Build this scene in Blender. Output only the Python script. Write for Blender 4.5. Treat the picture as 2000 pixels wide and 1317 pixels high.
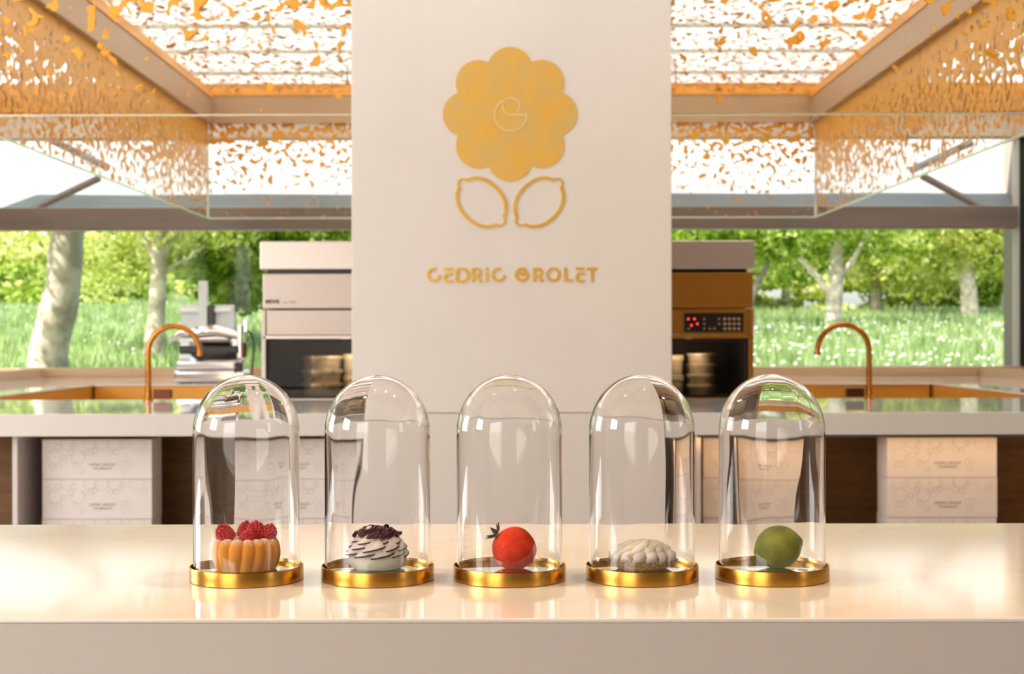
import bpy, bmesh, math, random
import numpy as np
from mathutils import Vector, Matrix, Euler
from mathutils import noise as mnoise
random.seed(7); np.random.seed(7)
PI = math.pi
for _o in list(bpy.data.objects): bpy.data.objects.remove(_o)
S = bpy.context.scene
C = S.collection
H = 1.30                         # camera height above the floor
F = 2889.0                       # focal length in pixels of the 2000 px frame

# ------------------------------------------------------------------ camera
cd = bpy.data.cameras.new('camera')
cd.lens = 52.0; cd.sensor_width = 36.0; cd.clip_start = 0.05; cd.clip_end = 400
cam = bpy.data.objects.new('camera', cd); C.objects.link(cam)
cam.location = (0, 0, H); cam.rotation_euler = (PI/2, math.radians(0.12), 0)
cd.dof.use_dof = True; cd.dof.focus_distance = 2.10; cd.dof.aperture_fstop = 9.5
S.camera = cam

# ------------------------------------------------------------------ sky, sun, exposure
w = bpy.data.worlds.new('world'); S.world = w; w.use_nodes = True
wn = w.node_tree.nodes; wl = w.node_tree.links
bg = wn['Background']
sky = wn.new('ShaderNodeTexSky'); sky.sky_type = 'NISHITA'; sky.sun_disc = False
sky.sun_elevation = math.radians(48); sky.sun_rotation = math.radians(210); sky.air_density = 1.0; sky.dust_density = 2.5
wl.new(sky.outputs[0], bg.inputs[0]); bg.inputs[1].default_value = 0.36
sd = bpy.data.lights.new('sun', 'SUN'); sd.energy = 10.5; sd.angle = math.radians(0.6); sd.color = (1, .95, .84)
sun = bpy.data.objects.new('sun', sd); C.objects.link(sun)
sun.rotation_euler = Vector((-0.52, -0.30, 0.80)).to_track_quat('Z', 'Y').to_euler()
sun.location = (-5, 5, 20)

def area(name, loc, aim, sx, sy, power, col):
    l = bpy.data.lights.new(name, 'AREA'); l.shape = 'RECTANGLE'; l.size = sx; l.size_y = sy
    l.energy = power; l.color = col
    o = bpy.data.objects.new(name, l); C.objects.link(o); o.location = loc
    o.rotation_euler = (Vector(loc) - Vector(aim)).to_track_quat('Z', 'Y').to_euler()
    return o
# window daylight, plus fill light at added windows (each lies in an opening of the shell below)
area('daylight_and_fill', (-4.93, 0.15, 2.25), (5, 0.15, 2.25), 1.6, 1.5, 170, (1.0, .97, .95))
area('daylight_and_fill', (-4.93, 4.6, 2.0), (5, 4.6, 2.0), 2.2, 1.9, 120, (1.0, .97, .95))  # added to brighten the column's left and the worktop edges
area('daylight_and_fill', (4.63, -0.9, 2.1), (-5, -0.9, 2.1), 0.7, 1.6, 10, (1.0, .93, .85))
area('daylight_and_fill', (-3.2, -2.93, 1.9), (-3.2, 5, 1.9), 3.1, 2.5, 52, (1.0, .97, .95))  # general fill from behind the camera, added
S.view_settings.view_transform = 'Standard'; S.view_settings.look = 'None'
S.view_settings.exposure = 0.0; S.view_settings.gamma = 1.0; S.view_settings.use_curve_mapping = False
cy = S.cycles
cy.use_denoising = True; cy.max_bounces = 14; cy.diffuse_bounces = 4; cy.glossy_bounces = 6
cy.transmission_bounces = 14; cy.transparent_max_bounces = 32; cy.caustics_reflective = True; cy.caustics_refractive = True
cy.sample_clamp_indirect = 6.0; cy.blur_glossy = 0.6

# ------------------------------------------------------------------ materials
def mat(name, col, rough=.5, metal=0.0, spec=.5, trans=0.0, ior=1.45, coat=0.0, emit=None, es=1.0):
    m = bpy.data.materials.new(name); m.use_nodes = True
    b = m.node_tree.nodes['Principled BSDF']
    b.inputs['Base Color'].default_value = (*col, 1); b.inputs['Roughness'].default_value = rough
    b.inputs['Metallic'].default_value = metal; b.inputs['Specular IOR Level'].default_value = spec
    b.inputs['Transmission Weight'].default_value = trans; b.inputs['IOR'].default_value = ior
    b.inputs['Coat Weight'].default_value = coat
    if emit: b.inputs['Emission Color'].default_value = (*emit, 1); b.inputs['Emission Strength'].default_value = es
    return m
def N(m, t, **kw):
    n = m.node_tree.nodes.new(t)
    for k, v in kw.items(): setattr(n, k, v)
    return n
def L(m, a, b): m.node_tree.links.new(a, b)
def B(m): return m.node_tree.nodes['Principled BSDF']
def noisy(m, c1, c2, scale=8, detail=4, lo=.35, hi=.65, bump=0, bscale=None, coord='Object', stretch=None, rough=None):
    tc = N(m, 'ShaderNodeTexCoord'); src = tc.outputs[coord]
    if stretch:
        mp = N(m, 'ShaderNodeMapping'); mp.inputs['Scale'].default_value = stretch; L(m, src, mp.inputs[0]); src = mp.outputs[0]
    n = N(m, 'ShaderNodeTexNoise'); n.inputs['Scale'].default_value = scale; n.inputs['Detail'].default_value = detail
    L(m, src, n.inputs[0])
    r = N(m, 'ShaderNodeValToRGB'); e = r.color_ramp.elements
    e[0].position = lo; e[0].color = (*c1, 1); e[1].position = hi; e[1].color = (*c2, 1)
    L(m, n.outputs[0], r.inputs[0]); L(m, r.outputs[0], B(m).inputs['Base Color'])
    if bump:
        n2 = N(m, 'ShaderNodeTexNoise'); n2.inputs['Scale'].default_value = bscale or scale; n2.inputs['Detail'].default_value = 5
        L(m, src, n2.inputs[0])
        bp = N(m, 'ShaderNodeBump'); bp.inputs['Strength'].default_value = bump; bp.inputs['Distance'].default_value = .002
        L(m, n2.outputs[0], bp.inputs['Height']); L(m, bp.outputs[0], B(m).inputs['Normal'])
    return m

M = {}
M['stone'] = mat('polished_stone', (.80, .75, .70), .075, ior=1.52)
def veins(m, base, vein):
    tc = N(m, 'ShaderNodeTexCoord'); n = N(m, 'ShaderNodeTexNoise'); n.inputs['Scale'].default_value = 1.6; n.inputs['Detail'].default_value = 7
    n.inputs['Distortion'].default_value = .7
    L(m, tc.outputs['Object'], n.inputs[0])
    r = N(m, 'ShaderNodeValToRGB'); e = r.color_ramp.elements
    e[0].position = .485; e[0].color = (*base, 1); e[1].position = .515; e[1].color = (*base, 1)
    k = r.color_ramp.elements.new(.5); k.color = (*vein, 1)
    L(m, n.outputs[0], r.inputs[0]); L(m, r.outputs[0], B(m).inputs['Base Color'])
veins(M['stone'], (.80, .75, .70), (.76, .71, .655))
M['stone_back'] = mat('worktop_stone', (.71, .665, .62), .03, ior=1.55)
M['front_panel'] = mat('counter_front', (.61, .55, .50), .4)
M['column'] = noisy(mat('column_plaster', (.80, .70, .62), .42), (.78, .725, .67), (.80, .745, .69), 3, 2)
M['column_base'] = mat('column_base', (.75, .69, .64), .35)
M['gold_leaf'] = noisy(mat('gold_leaf', (.8, .5, .1), .42, metal=.2), (.84, .49, .09), (.74, .50, .16), 9, 8, .38, .64, bump=.25, bscale=60)
M['gold_letter'] = noisy(mat('gold_letter', (.75, .45, .08), .35, metal=.4), (.80, .45, .06), (.84, .54, .12), 14, 3)
M['gold_line'] = mat('gold_line', (.92, .68, .36), .35, metal=.2)
M['brass'] = mat('brushed_brass', (.54, .285, .05), .26, metal=1.0)
M['brass_edge'] = mat('brass_rim', (.86, .60, .24), .14, metal=1.0)
M['copper'] = mat('copper_tap', (.48, .18, .03), .16, metal=1.0)
M['dark_bronze'] = mat('dark_bronze', (.10, .03, .015), .3, metal=.8)
M['mirror'] = mat('mirror_disc', (.82, .86, .84), .02, metal=1.0)
M['glass'] = mat('clear_glass', (1, 1, 1), 0.0, trans=1.0, ior=1.45)
M['gold_panel'] = mat('gold_panel', (.62, .30, .045), .3, metal=.4)
M['sill'] = mat('sill_tan', (.56, .36, .20), .45)
M['shelf_wood'] = noisy(mat('shelf_brown', (.30, .15, .04), .5), (.16, .075, .018), (.21, .10, .026), 6, 3, stretch=(1, 1, 6))
M['divider'] = mat('white_divider', (.66, .60, .58), .5)
M['carton'] = mat('carton', (.79, .725, .68), .6)
M['print'] = mat('carton_print', (.66, .59, .54), .6)
M['ink'] = mat('ink', (.33, .26, .22), .6)
M['steel'] = mat('oven_steel', (.44, .37, .335), .34, metal=.9)
M['steel_lit_warm'] = mat('oven_steel_lit_warm', (.40, .17, .025), .33, metal=.6)  # oven steel with warm orange reflections put into its base colour
M['steel_grey'] = mat('oven_hood_steel', (.58, .50, .46), .3, metal=.7)
M['black'] = mat('black_plastic', (.008, .006, .006), .3)
M['cavity'] = mat('oven_cavity', (.012, .009, .008), .5)
M['tin'] = noisy(mat('baking_tin', (.62, .56, .42), .32, metal=.6), (.60, .54, .38), (.70, .66, .52), 5, 2)
M['button'] = mat('key_button', (.42, .27, .14), .5)
M['lamp_red'] = mat('indicator_red', (.3, .01, .01), .4, emit=(1, .04, .02), es=2.5)
M['oven_text'] = mat('oven_lettering', (.03, .01, .005), .5)
M['oven_text2'] = mat('oven_lettering_light', (.28, .20, .15), .5)
M['chrome'] = mat('chrome', (.78, .76, .76), .10, metal=1.0)
M['alu'] = mat('grey_panel', (.66, .69, .67), .4)
M['white_paint'] = mat('white_paint', (.86, .86, .86), .4)
M['frame_white'] = mat('window_frame', (.62, .62, .56), .4)
M['frame_dark'] = mat('dark_frame', (.02, .03, .02), .4)
M['beam'] = noisy(mat('taupe_beam', (.20, .15, .12), .5), (.17, .135, .11), (.23, .17, .13), 1.2, 3, stretch=(1, 6, 6))
M['bulkhead'] = mat('bulkhead', (.78, .32, .05), .5)
M['bulkhead_low'] = mat('bulkhead_low', (.66, .58, .47), .55)
M['ring_beam'] = mat('ring_beam', (.52, .34, .20), .38, metal=.2)
M['orange_strip'] = mat('orange_strip', (.86, .38, .06), .35, metal=.2)
M['brace'] = mat('steel_brace', (.36, .30, .26), .45)
M['glass_edge'] = mat('glass_edge', (.70, .78, .72), .15)
M['led'] = mat('polished_edge', (.95, .80, .62), .12, metal=.6)
M['wall'] = mat('wall_paint', (.42, .34, .27), .6)
M['floor'] = noisy(mat('floor_tile', (.5, .42, .34), .3), (.48, .40, .32), (.54, .46, .38), 2, 3)
M['wire'] = mat('wire', (.06, .05, .05), .4, metal=.5)
M['bulb'] = mat('spot_bulb', (1, 1, 1), .4, emit=(1, .70, .40), es=60)
M['lamp_body'] = mat('lamp_body', (.1, .09, .08), .4)

# translucent white roof cloth: bright from daylight above it
def translucent(name, col, mixf=.7):
    m = bpy.data.materials.new(name); m.use_nodes = True; nt = m.node_tree; nt.nodes.clear()
    d = nt.nodes.new('ShaderNodeBsdfDiffuse'); t = nt.nodes.new('ShaderNodeBsdfTranslucent'); mx = nt.nodes.new('ShaderNodeMixShader'); o = nt.nodes.new('ShaderNodeOutputMaterial')
    d.inputs[0].default_value = (*col, 1); t.inputs[0].default_value = (*col, 1); mx.inputs[0].default_value = mixf
    nt.links.new(d.outputs[0], mx.inputs[1]); nt.links.new(t.outputs[0], mx.inputs[2]); nt.links.new(mx.outputs[0], o.inputs[0])
    return m
M['roof'] = translucent('translucent_roof', (.90, .90, .88), .75)
M['awning'] = translucent('awning_cloth', (.47, .50, .52), .25)

def leaf_mat(name, c1, c2, c3):
    m = translucent(name, c1, .55); nt = m.node_tree
    tc = nt.nodes.new('ShaderNodeTexCoord'); n = nt.nodes.new('ShaderNodeTexNoise'); n.inputs['Scale'].default_value = 2.2; n.inputs['Detail'].default_value = 6
    nt.links.new(tc.outputs['Object'], n.inputs[0])
    r = nt.nodes.new('ShaderNodeValToRGB'); e = r.color_ramp.elements
    e[0].position = .36; e[0].color = (*c1, 1); e[1].position = .66; e[1].color = (*c3, 1); k = e.new(.5); k.color = (*c2, 1)
    nt.links.new(n.outputs[0], r.inputs[0])
    for q in nt.nodes:
        if q.type in ('BSDF_DIFFUSE', 'BSDF_TRANSLUCENT'): nt.links.new(r.outputs[0], q.inputs[0])
    return m
M['leaf_light'] = leaf_mat('leaves_light', (.28, .35, .05), (.62, .66, .16), (.95, .94, .60))
M['leaf_mid'] = leaf_mat('leaves_mid', (.09, .19, .015), (.34, .46, .06), (.80, .84, .34))
M['leaf_dark'] = leaf_mat('leaves_dark', (.03, .13, .01), (.09, .26, .02), (.30, .48, .08))
M['grass'] = leaf_mat('grass_blades', (.20, .30, .09), (.36, .46, .19), (.62, .68, .42))
M['hill'] = noisy(mat('grass_hill', (.12, .3, .05), .9), (.15, .25, .06), (.28, .38, .13), 1.3, 6)
M['bark'] = noisy(mat('bark', (.4, .33, .26), .85), (.36, .30, .24), (.62, .54, .44), 5, 5, .4, .6, bump=.6, bscale=12)
M['bark_dark'] = noisy(mat('bark_dark', (.2, .16, .12), .85), (.16, .13, .10), (.30, .25, .19), 5, 5)

def schlick(nt, f0, f1):
    # reflectance of a thin pane, the same from either face
    lw = nt.nodes.new('ShaderNodeLayerWeight'); lw.inputs[0].default_value = .5
    p = nt.nodes.new('ShaderNodeMath'); p.operation = 'POWER'; p.inputs[1].default_value = 5; nt.links.new(lw.outputs['Facing'], p.inputs[0])
    m = nt.nodes.new('ShaderNodeMapRange'); m.inputs[3].default_value = f0; m.inputs[4].default_value = f1; nt.links.new(p.outputs[0], m.inputs[0])
    return m
# patterned glass: clear pane with irregular gold leaf spots, denser towards its top
def spotted(name, horiz, z0=None, z1=None, th0=.72, th1=.47, scale=11.0, axis='Z', stretch=(1, 1, 1)):
    m = bpy.data.materials.new(name); m.use_nodes = True; nt = m.node_tree; nt.nodes.clear()
    n = lambda t: nt.nodes.new(t); lk = nt.links.new
    tc = n('ShaderNodeTexCoord'); mp = n('ShaderNodeMapping'); mp.inputs['Scale'].default_value = stretch; lk(tc.outputs['Object'], mp.inputs[0])
    nz = n('ShaderNodeTexNoise'); nz.inputs['Scale'].default_value = scale; nz.inputs['Detail'].default_value = 1.2; nz.inputs['Distortion'].default_value = .5
    nz.inputs['Roughness'].default_value = .35
    lk(mp.outputs[0], nz.inputs[0])
    sp = n('ShaderNodeSeparateXYZ'); lk(tc.outputs['Object'], sp.inputs[0])
    mr = n('ShaderNodeMapRange'); mr.inputs[1].default_value = z0 or 0; mr.inputs[2].default_value = z1 or 1
    mr.inputs[3].default_value = th0; mr.inputs[4].default_value = th1
    lk(sp.outputs[axis], mr.inputs[0])
    sub = n('ShaderNodeMath'); sub.operation = 'SUBTRACT'; lk(nz.outputs[0], sub.inputs[0]); lk(mr.outputs[0], sub.inputs[1])
    mk = n('ShaderNodeMapRange'); mk.inputs[1].default_value = 0; mk.inputs[2].default_value = .012; lk(sub.outputs[0], mk.inputs[0])
    tr = n('ShaderNodeBsdfTransparent'); tr.inputs[0].default_value = (.992, .998, .990, 1)
    gl = n('ShaderNodeBsdfGlossy'); gl.inputs['Roughness'].default_value = .02
    fr = schlick(nt, .03, .45)
    mx = n('ShaderNodeMixShader'); lk(fr.outputs[0], mx.inputs[0]); lk(tr.outputs[0], mx.inputs[1]); lk(gl.outputs[0], mx.inputs[2])
    pb = n('ShaderNodeBsdfPrincipled'); pb.inputs['Base Color'].default_value = (.80, .38, .04, 1); pb.inputs['Metallic'].default_value = .2; pb.inputs['Roughness'].default_value = .4
    m2 = n('ShaderNodeMixShader'); lk(mk.outputs[0], m2.inputs[0]); lk(mx.outputs[0], m2.inputs[1]); lk(pb.outputs[0], m2.inputs[2])
    o = n('ShaderNodeOutputMaterial'); lk(m2.outputs[0], o.inputs[0])
    return m
def thin_glass(name, tint=(.992, .998, .992), f0=.002):
    m = bpy.data.materials.new(name); m.use_nodes = True; nt = m.node_tree; nt.nodes.clear()
    n = lambda t: nt.nodes.new(t); lk = nt.links.new
    tr = n('ShaderNodeBsdfTransparent'); tr.inputs[0].default_value = (*tint, 1)
    gl = n('ShaderNodeBsdfGlossy'); gl.inputs['Roughness'].default_value = .01
    fr = schlick(nt, f0, .6)
    mx = n('ShaderNodeMixShader'); lk(fr.outputs[0], mx.inputs[0]); lk(tr.outputs[0], mx.inputs[1]); lk(gl.outputs[0], mx.inputs[2])
    o = n('ShaderNodeOutputMaterial'); lk(mx.outputs[0], o.inputs[0]); return m
M['window_glass'] = thin_glass('window_glass')
M['oven_glass'] = thin_glass('oven_glass', (.72, .66, .60), .012)

# ------------------------------------------------------------------ mesh helpers
def new_obj(name, verts, faces, m, parent=None, smooth=False, mats=None, midx=None):
    me = bpy.data.meshes.new(name); me.from_pydata([tuple(v) for v in verts], [], faces); me.update()
    o = bpy.data.objects.new(name, me); C.objects.link(o)
    for q in (mats or [m]): me.materials.append(q)
    if midx is not None: me.polygons.foreach_set('material_index', midx)
    if smooth: me.polygons.foreach_set('use_smooth', [True]*len(me.polygons))
    if parent: o.parent = parent
    return o
def from_bm(name, bm, m, parent=None, smooth=False):
    bmesh.ops.recalc_face_normals(bm, faces=bm.faces)
    if smooth:
        for e_ in bm.edges:
            if len(e_.link_faces) == 2 and e_.calc_face_angle() > .75: e_.smooth = False
    me = bpy.data.meshes.new(name); bm.to_mesh(me); bm.free()
    o = bpy.data.objects.new(name, me); C.objects.link(o); me.materials.append(m)
    if smooth: me.polygons.foreach_set('use_smooth', [True]*len(me.polygons))
    if parent: o.parent = parent
    return o
def bx(bm, x0, x1, y0, y1, z0, z1, bev=0.0, mtx=None):
    r = bmesh.ops.create_cube(bm, size=1)
    for v in r['verts']:
        v.co = Vector(((x0+x1)/2 + v.co.x*(x1-x0), (y0+y1)/2 + v.co.y*(y1-y0), (z0+z1)/2 + v.co.z*(z1-z0)))
    if bev:
        es = list({e for v in r['verts'] for e in v.link_edges})
        rr = bmesh.ops.bevel(bm, geom=es, offset=bev, segments=3, affect='EDGES', profile=.5)
        vs = list({v for f in rr['faces'] for v in f.verts})
    else: vs = r['verts']
    if mtx is not None:
        for v in vs: v.co = mtx @ v.co
    return vs
def box(name, x0, x1, y0, y1, z0, z1, m, parent=None, bev=0.0):
    bm = bmesh.new(); bx(bm, x0, x1, y0, y1, z0, z1, bev); return from_bm(name, bm, m, parent)
def lathe(name, prof, m, parent=None, seg=64, smooth=True, loc=(0, 0, 0), closed=True, wob=None):
    vs = []; fs = []; n = len(prof)
    for i in range(seg):
        a = 2*PI*i/seg
        for j, (r, z) in enumerate(prof):
            rr = r + (wob(a, z, j) if wob else 0) * (1 if r > 1e-6 else 0)
            vs.append((loc[0]+rr*math.cos(a), loc[1]+rr*math.sin(a), loc[2]+z))
    for i in range(seg):
        k = (i+1) % seg
        for j in range(n-1):
            fs.append((i*n+j, k*n+j, k*n+j+1, i*n+j+1))
    bm = bmesh.new(); me = bpy.data.meshes.new(name); me.from_pydata(vs, [], fs); bm.from_mesh(me)
    bmesh.ops.remove_doubles(bm, verts=bm.verts, dist=1e-6)
    o = from_bm(name, bm, m, parent, smooth); bpy.data.meshes.remove(me); return o
def tube_geo(pts, rad, seg=10, closed=False):
    vs = []; fs = []; P = [Vector(p) for p in pts]; n = len(P); up = Vector((0, 0, 1)); prev = None
    for i, p in enumerate(P):
        if closed: t = P[(i+1) % n] - P[i-1]
        else: t = P[min(i+1, n-1)] - P[max(i-1, 0)]
        t.normalize()
        if prev is None:
            a = t.cross(up)
            if a.length < 1e-3: a = t.cross(Vector((1, 0, 0)))
        else: a = prev - t*prev.dot(t)
        a.normalize(); prev = a; b = t.cross(a)
        r = rad[i] if isinstance(rad, (list, tuple)) else rad
        for k in range(seg):
            c = 2*PI*k/seg; vs.append(p + a*math.cos(c)*r + b*math.sin(c)*r)
    for i in range(n if closed else n-1):
        j = (i+1) % n
        for k in range(seg):
            q = (k+1) % seg; fs.append((i*seg+k, i*seg+q, j*seg+q, j*seg+k))
    if not closed: fs.append(tuple(range(seg))); fs.append(tuple((n-1)*seg + k for k in range(seg)))
    return vs, fs
def tube(name, pts, rad, m, parent=None, seg=10, closed=False):
    vs, fs = tube_geo(pts, rad, seg, closed); bm = bmesh.new(); me = bpy.data.meshes.new('t'); me.from_pydata(vs, [], fs); bm.from_mesh(me)
    o = from_bm(name, bm, m, parent, True); bpy.data.meshes.remove(me); return o
def empty(name, loc, rz=0):
    o = bpy.data.objects.new(name, None); C.objects.link(o); o.location = loc; o.rotation_euler = (0, 0, rz); o.empty_display_size = .05; return o
def tag(o, label, cat, group=None):
    o['label'] = label; o['category'] = cat
    if group: o['group'] = group
    return o
def struct(o): o['kind'] = 'structure'; return o
def copy_tree(o, parent=None):
    c = o.copy(); C.objects.link(c); c.parent = parent
    for ch in [q for q in bpy.data.objects if q.parent == o]: copy_tree(ch, c)
    return c

# ------------------------------------------------------------------ room shell
YW = 13.6                        # plane of the rear glazing
XL, XR = -5.0, 4.72
struct(box('floor', XL, XR, -3.0, 14.2, -.1, 0, M['floor']))
def ring_wall(name, x0, x1, y0, y1, z1, m, holes, axis):
    """wall box with rectangular holes; axis 'x': wall runs along x, holes = (a0,a1,z0,z1)"""
    bm = bmesh.new(); lo, hi = (x0, x1) if axis == 'x' else (y0, y1)
    cuts = sorted(holes); pos = lo
    def seg(a, b, za, zb):
        if b-a < 1e-4 or zb-za < 1e-4: return
        if axis == 'x': bx(bm, a, b, y0, y1, za, zb)
        else: bx(bm, x0, x1, a, b, za, zb)
    for a0, a1, h0, h1 in cuts:
        seg(pos, a0, 0, z1); seg(a0, a1, 0, h0); seg(a0, a1, h1, z1); pos = a1
    seg(pos, hi, 0, z1)
    return struct(from_bm(name, bm, m))
ZC = H + 2.32                    # ceiling height
ring_wall('wall_left', XL-.15, XL, -3.15, YW+.15, ZC, M['wall'], [(-.65, .95, 1.5, 3.0), (3.5, 5.7, 1.05, 2.95), (7.4, 13.0, H-.26, H+1.0)], 'y')
ring_wall('wall_right', XR, XR+.15, -3.15, 14.2, ZC, M['wall'], [(-1.25, -.55, 1.3, 2.9)], 'y')
ring_wall('wall_front', XL, XR, -3.15, -3.0, ZC, M['wall'], [(-4.8, -1.6, .6, 3.2)], 'x')
def window(name, x0, x1, y0, y1, z0, z1, fr=.05, m='frame_white', axis='x', depth=.10, mull=()):
    e = empty(name, ((x0+x1)/2, (y0+y1)/2, z0)); struct(e); loc = e.location
    bm = bmesh.new(); d = depth/2
    def s(a, b, za, zb):
        if axis == 'x': bx(bm, a-loc.x, b-loc.x, -d, d, za-z0, zb-z0)
        else: bx(bm, -d, d, a-loc.y, b-loc.y, za-z0, zb-z0)
    lo, hi = (x0, x1) if axis == 'x' else (y0, y1)
    s(lo, hi, z0, z0+fr); s(lo, hi, z1-fr, z1); s(lo, lo+fr, z0+fr, z1-fr); s(hi-fr, hi, z0+fr, z1-fr)
    for q in mull: s(q-fr/2, q+fr/2, z0+fr, z1-fr)
    from_bm('window_frame', bm, M[m], e)
    bm = bmesh.new()
    if axis == 'x': bx(bm, lo+fr-loc.x, hi-fr-loc.x, -.005, .005, fr, z1-z0-fr)
    else: bx(bm, -.005, .005, lo+fr-loc.y, hi-fr-loc.y, fr, z1-z0-fr)
    from_bm('window_pane', bm, M['window_glass'], e); return e
window('window_2', -5.07, -5.07, -.65, .95, 1.5, 3.0, axis='y')
window('window_3', 4.79, 4.79, -1.25, -.55, 1.3, 2.9, axis='y')
window('window_added_front', -4.8, -1.6, -3.07, -3.07, .6, 3.2, mull=(-3.2,))  # added unseen opening that holds the front fill light
window('window_added_left', -5.07, -5.07, 3.5, 5.7, 1.05, 2.95, axis='y', mull=(4.6,))  # added unseen opening for the light falling off across the column
window('window_5', -5.07, -5.07, 7.4, 13.0, H-.26, H+1.0, axis='y', mull=(10.2,))
# rear glazing
struct(box('wall_back', XL, XR, YW-.02, YW+.12, 0, H-.345, M['wall']))
window('window_1', XL, 4.64, YW+.05, YW+.05, H-.345, H+.998, fr=.012, depth=.06)
struct(box('trim_1', XL, 4.64, YW-.06, YW+.16, H+.998, H+1.19, M['beam'], bev=.004))
window('window_6', XL, 4.64, YW+.05, YW+.05, H+1.19, H+1.83, fr=.012, depth=.05)
struct(box('trim_2', XL, XR, YW-.05, YW+.15, H+1.83, H+2.06, M['bulkhead_low'], bev=.004))
struct(box('trim_3', XL, XR, YW-.09, YW+.15, H+2.06, ZC, M['bulkhead'], bev=.004))
struct(box('trim_4', 4.64, 4.67, YW+.0, YW+.09, 0, H+1.83, M['frame_white'], bev=.004))
struct(box('trim_5', 4.67, XR, YW+.0, YW+.09, 0, H+1.83, M['frame_dark']))
# ceiling: translucent sheets carried by slim slats
struct(box('ceiling', XL, XR, 5.6, YW+.15, ZC, ZC+.004, M['roof']))
struct(box('ceiling', XL, XR, -3.0, 5.6, ZC, ZC+.1, M['wall']))
struct(box('trim_32', XL, XR, 5.5, 5.6, ZC-.12, ZC-.001, M['brace']))
for k in range(8):
    y = 6.1 + k*.97
    struct(box('trim_%d' % (10+k), XL, XR, y-.010, y+.010, ZC-.03, ZC-.001, M['frame_white']))
struct(box('trim_30', -3.5, -3.3, -3.0, YW-.1, ZC-.09, ZC-.052, M['brace']))
struct(box('trim_31', 3.3, 3.5, -3.0, YW-.1, ZC-.09, ZC-.052, M['brace']))
# awning outside above the rear window, with its brackets
_ca, _sa = math.cos(math.radians(40)), math.sin(math.radians(40)); vs = []; fs = []
for i in range(29):
    for t in (0, .35, .7, 1.05, 1.4, 1.75): vs.append((-7 + i*.5, YW+.3+t*_ca, H+1.19+t*_sa + .006*math.sin(i*PI/2)))
for i in range(28):
    for j in range(5): a = i*6+j; fs.append((a, a+6, a+7, a+1))
aw = new_obj('awning', vs, fs, M['awning'], None, True); tag(aw, 'white awning sheet sloping up outside the rear window, above the beam', 'awning')
for k in range(6):
    t = .2 + k*.29; y = YW+.3 + t*math.cos(math.radians(40)); z = H+1.19 + t*math.sin(math.radians(40))
    box('awning_rib', -7, 7, y-.008, y+.008, z-.02, z-.004, M['frame_white'], aw)
def brace(a, b, label):
    v, f = tube_geo([a, b], .035, 4); o = new_obj('brace', v, f, M['brace']); tag(o, label, 'brace', 'grey braces under the awning'); return o
YB = YW + .22
def pt(px, py, D): return ((px-1000)*D/F, D, H + (659-py)*D/F)
brace(pt(40, 420, YB), pt(196, 346, YB), 'grey diagonal brace rising right from the beam, above left window')
brace(pt(80, 262, YB), pt(214, 328, YB), 'grey diagonal brace falling right behind the left glass skirt')
brace(pt(1945, 424, YB), pt(1800, 345, YB), 'grey diagonal brace rising left from the beam, above right window')
brace(pt(1900, 280, YB), pt(1778, 336, YB), 'grey diagonal brace falling left behind the right glass skirt')

# ------------------------------------------------------------------ hung canopy of gold spotted glass
Z0, Z1, Z2 = H+1.05, H+1.87, H+2.15
YA, YC = 6.95, 12.95; XA = 2.66
M['pane_front'] = spotted('spotted_glass_front', 0, H+1.05, H+1.62, .76, .575, 18.0, 'Z')
M['pane_back'] = spotted('spotted_glass_back', 0, H+1.12, H+1.9, .70, .47, 22.0, 'Z')
M['pane_side'] = spotted('spotted_glass_side', 0, H+1.1, H+1.9, .60, .30, 20.0, 'Z')
M['pane_top'] = spotted('spotted_glass_top', 0, 0, 1, .595, .595, 20.0, 'Z')
can = empty('glass_canopy', (0, 10, Z0)); tag(can, 'large hanging canopy of clear glass with gold leaf spots and orange frame', 'canopy')
def cpart(name, *a, bev=0): 
    x0, x1, y0, y1, z0, z1, m = a; o = box(name, x0, x1, y0, y1, z0, z1, m, None, bev); o.parent = can; o.matrix_parent_inverse = Matrix.Translation((0, -10, -Z0)); return o
cpart('front_pane', -XA-.08, XA+.08, YA, YA+.008, Z0, H+1.87, M['pane_front'])
cpart('back_pane', -XA, XA, YC, YC+.008, Z0, Z1, M['pane_back'])
for s in (-1, 1):
    for (ya, yb) in ((YA+.02, 9.6), (9.62, YC-.01)):
        cpart('side_pane', s*XA-.004, s*XA+.004, ya, yb, Z0, Z1, M['pane_side'])
    cpart('edge_seal', s*XA-.01, s*XA+.01, YA, YC, Z0-.008, Z0, M['glass_edge'])
    cpart('corner_seal', s*XA-.008, s*XA+.008, YC-.008, YC+.012, Z0, Z1, M['glass_edge'])
    cpart('side_beam', s*XA-.05, s*XA+.05, YA, YC+.05, Z1, Z2-.07, M['ring_beam'])
    cpart('copper_strip', s*XA-.06, s*XA+.06, YA, YC+.05, Z2-.07, Z2, M['orange_strip'])
cpart('edge_seal', -XA, XA, YC-.006, YC+.014, Z0-.01, Z0, M['glass_edge'])
cpart('edge_seal', -XA-.08, XA+.08, YA-.006, YA+.014, Z0-.008, Z0, M['led'])
cpart('back_beam', -XA+.05, XA-.05, YC-.05, YC+.05, Z1, Z2-.04, M['ring_beam'])
cpart('front_beam', -XA, XA, YA-.05, YA+.05, Z1, Z2, M['ring_beam'])
cpart('copper_strip', -XA+.06, XA-.06, YC-.06, YC+.06, Z2-.04, Z2, M['orange_strip'])
cpart('top_pane', -XA, XA, YA+.05, YC-.06, Z2, Z2+.01, M['pane_top'])
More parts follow.
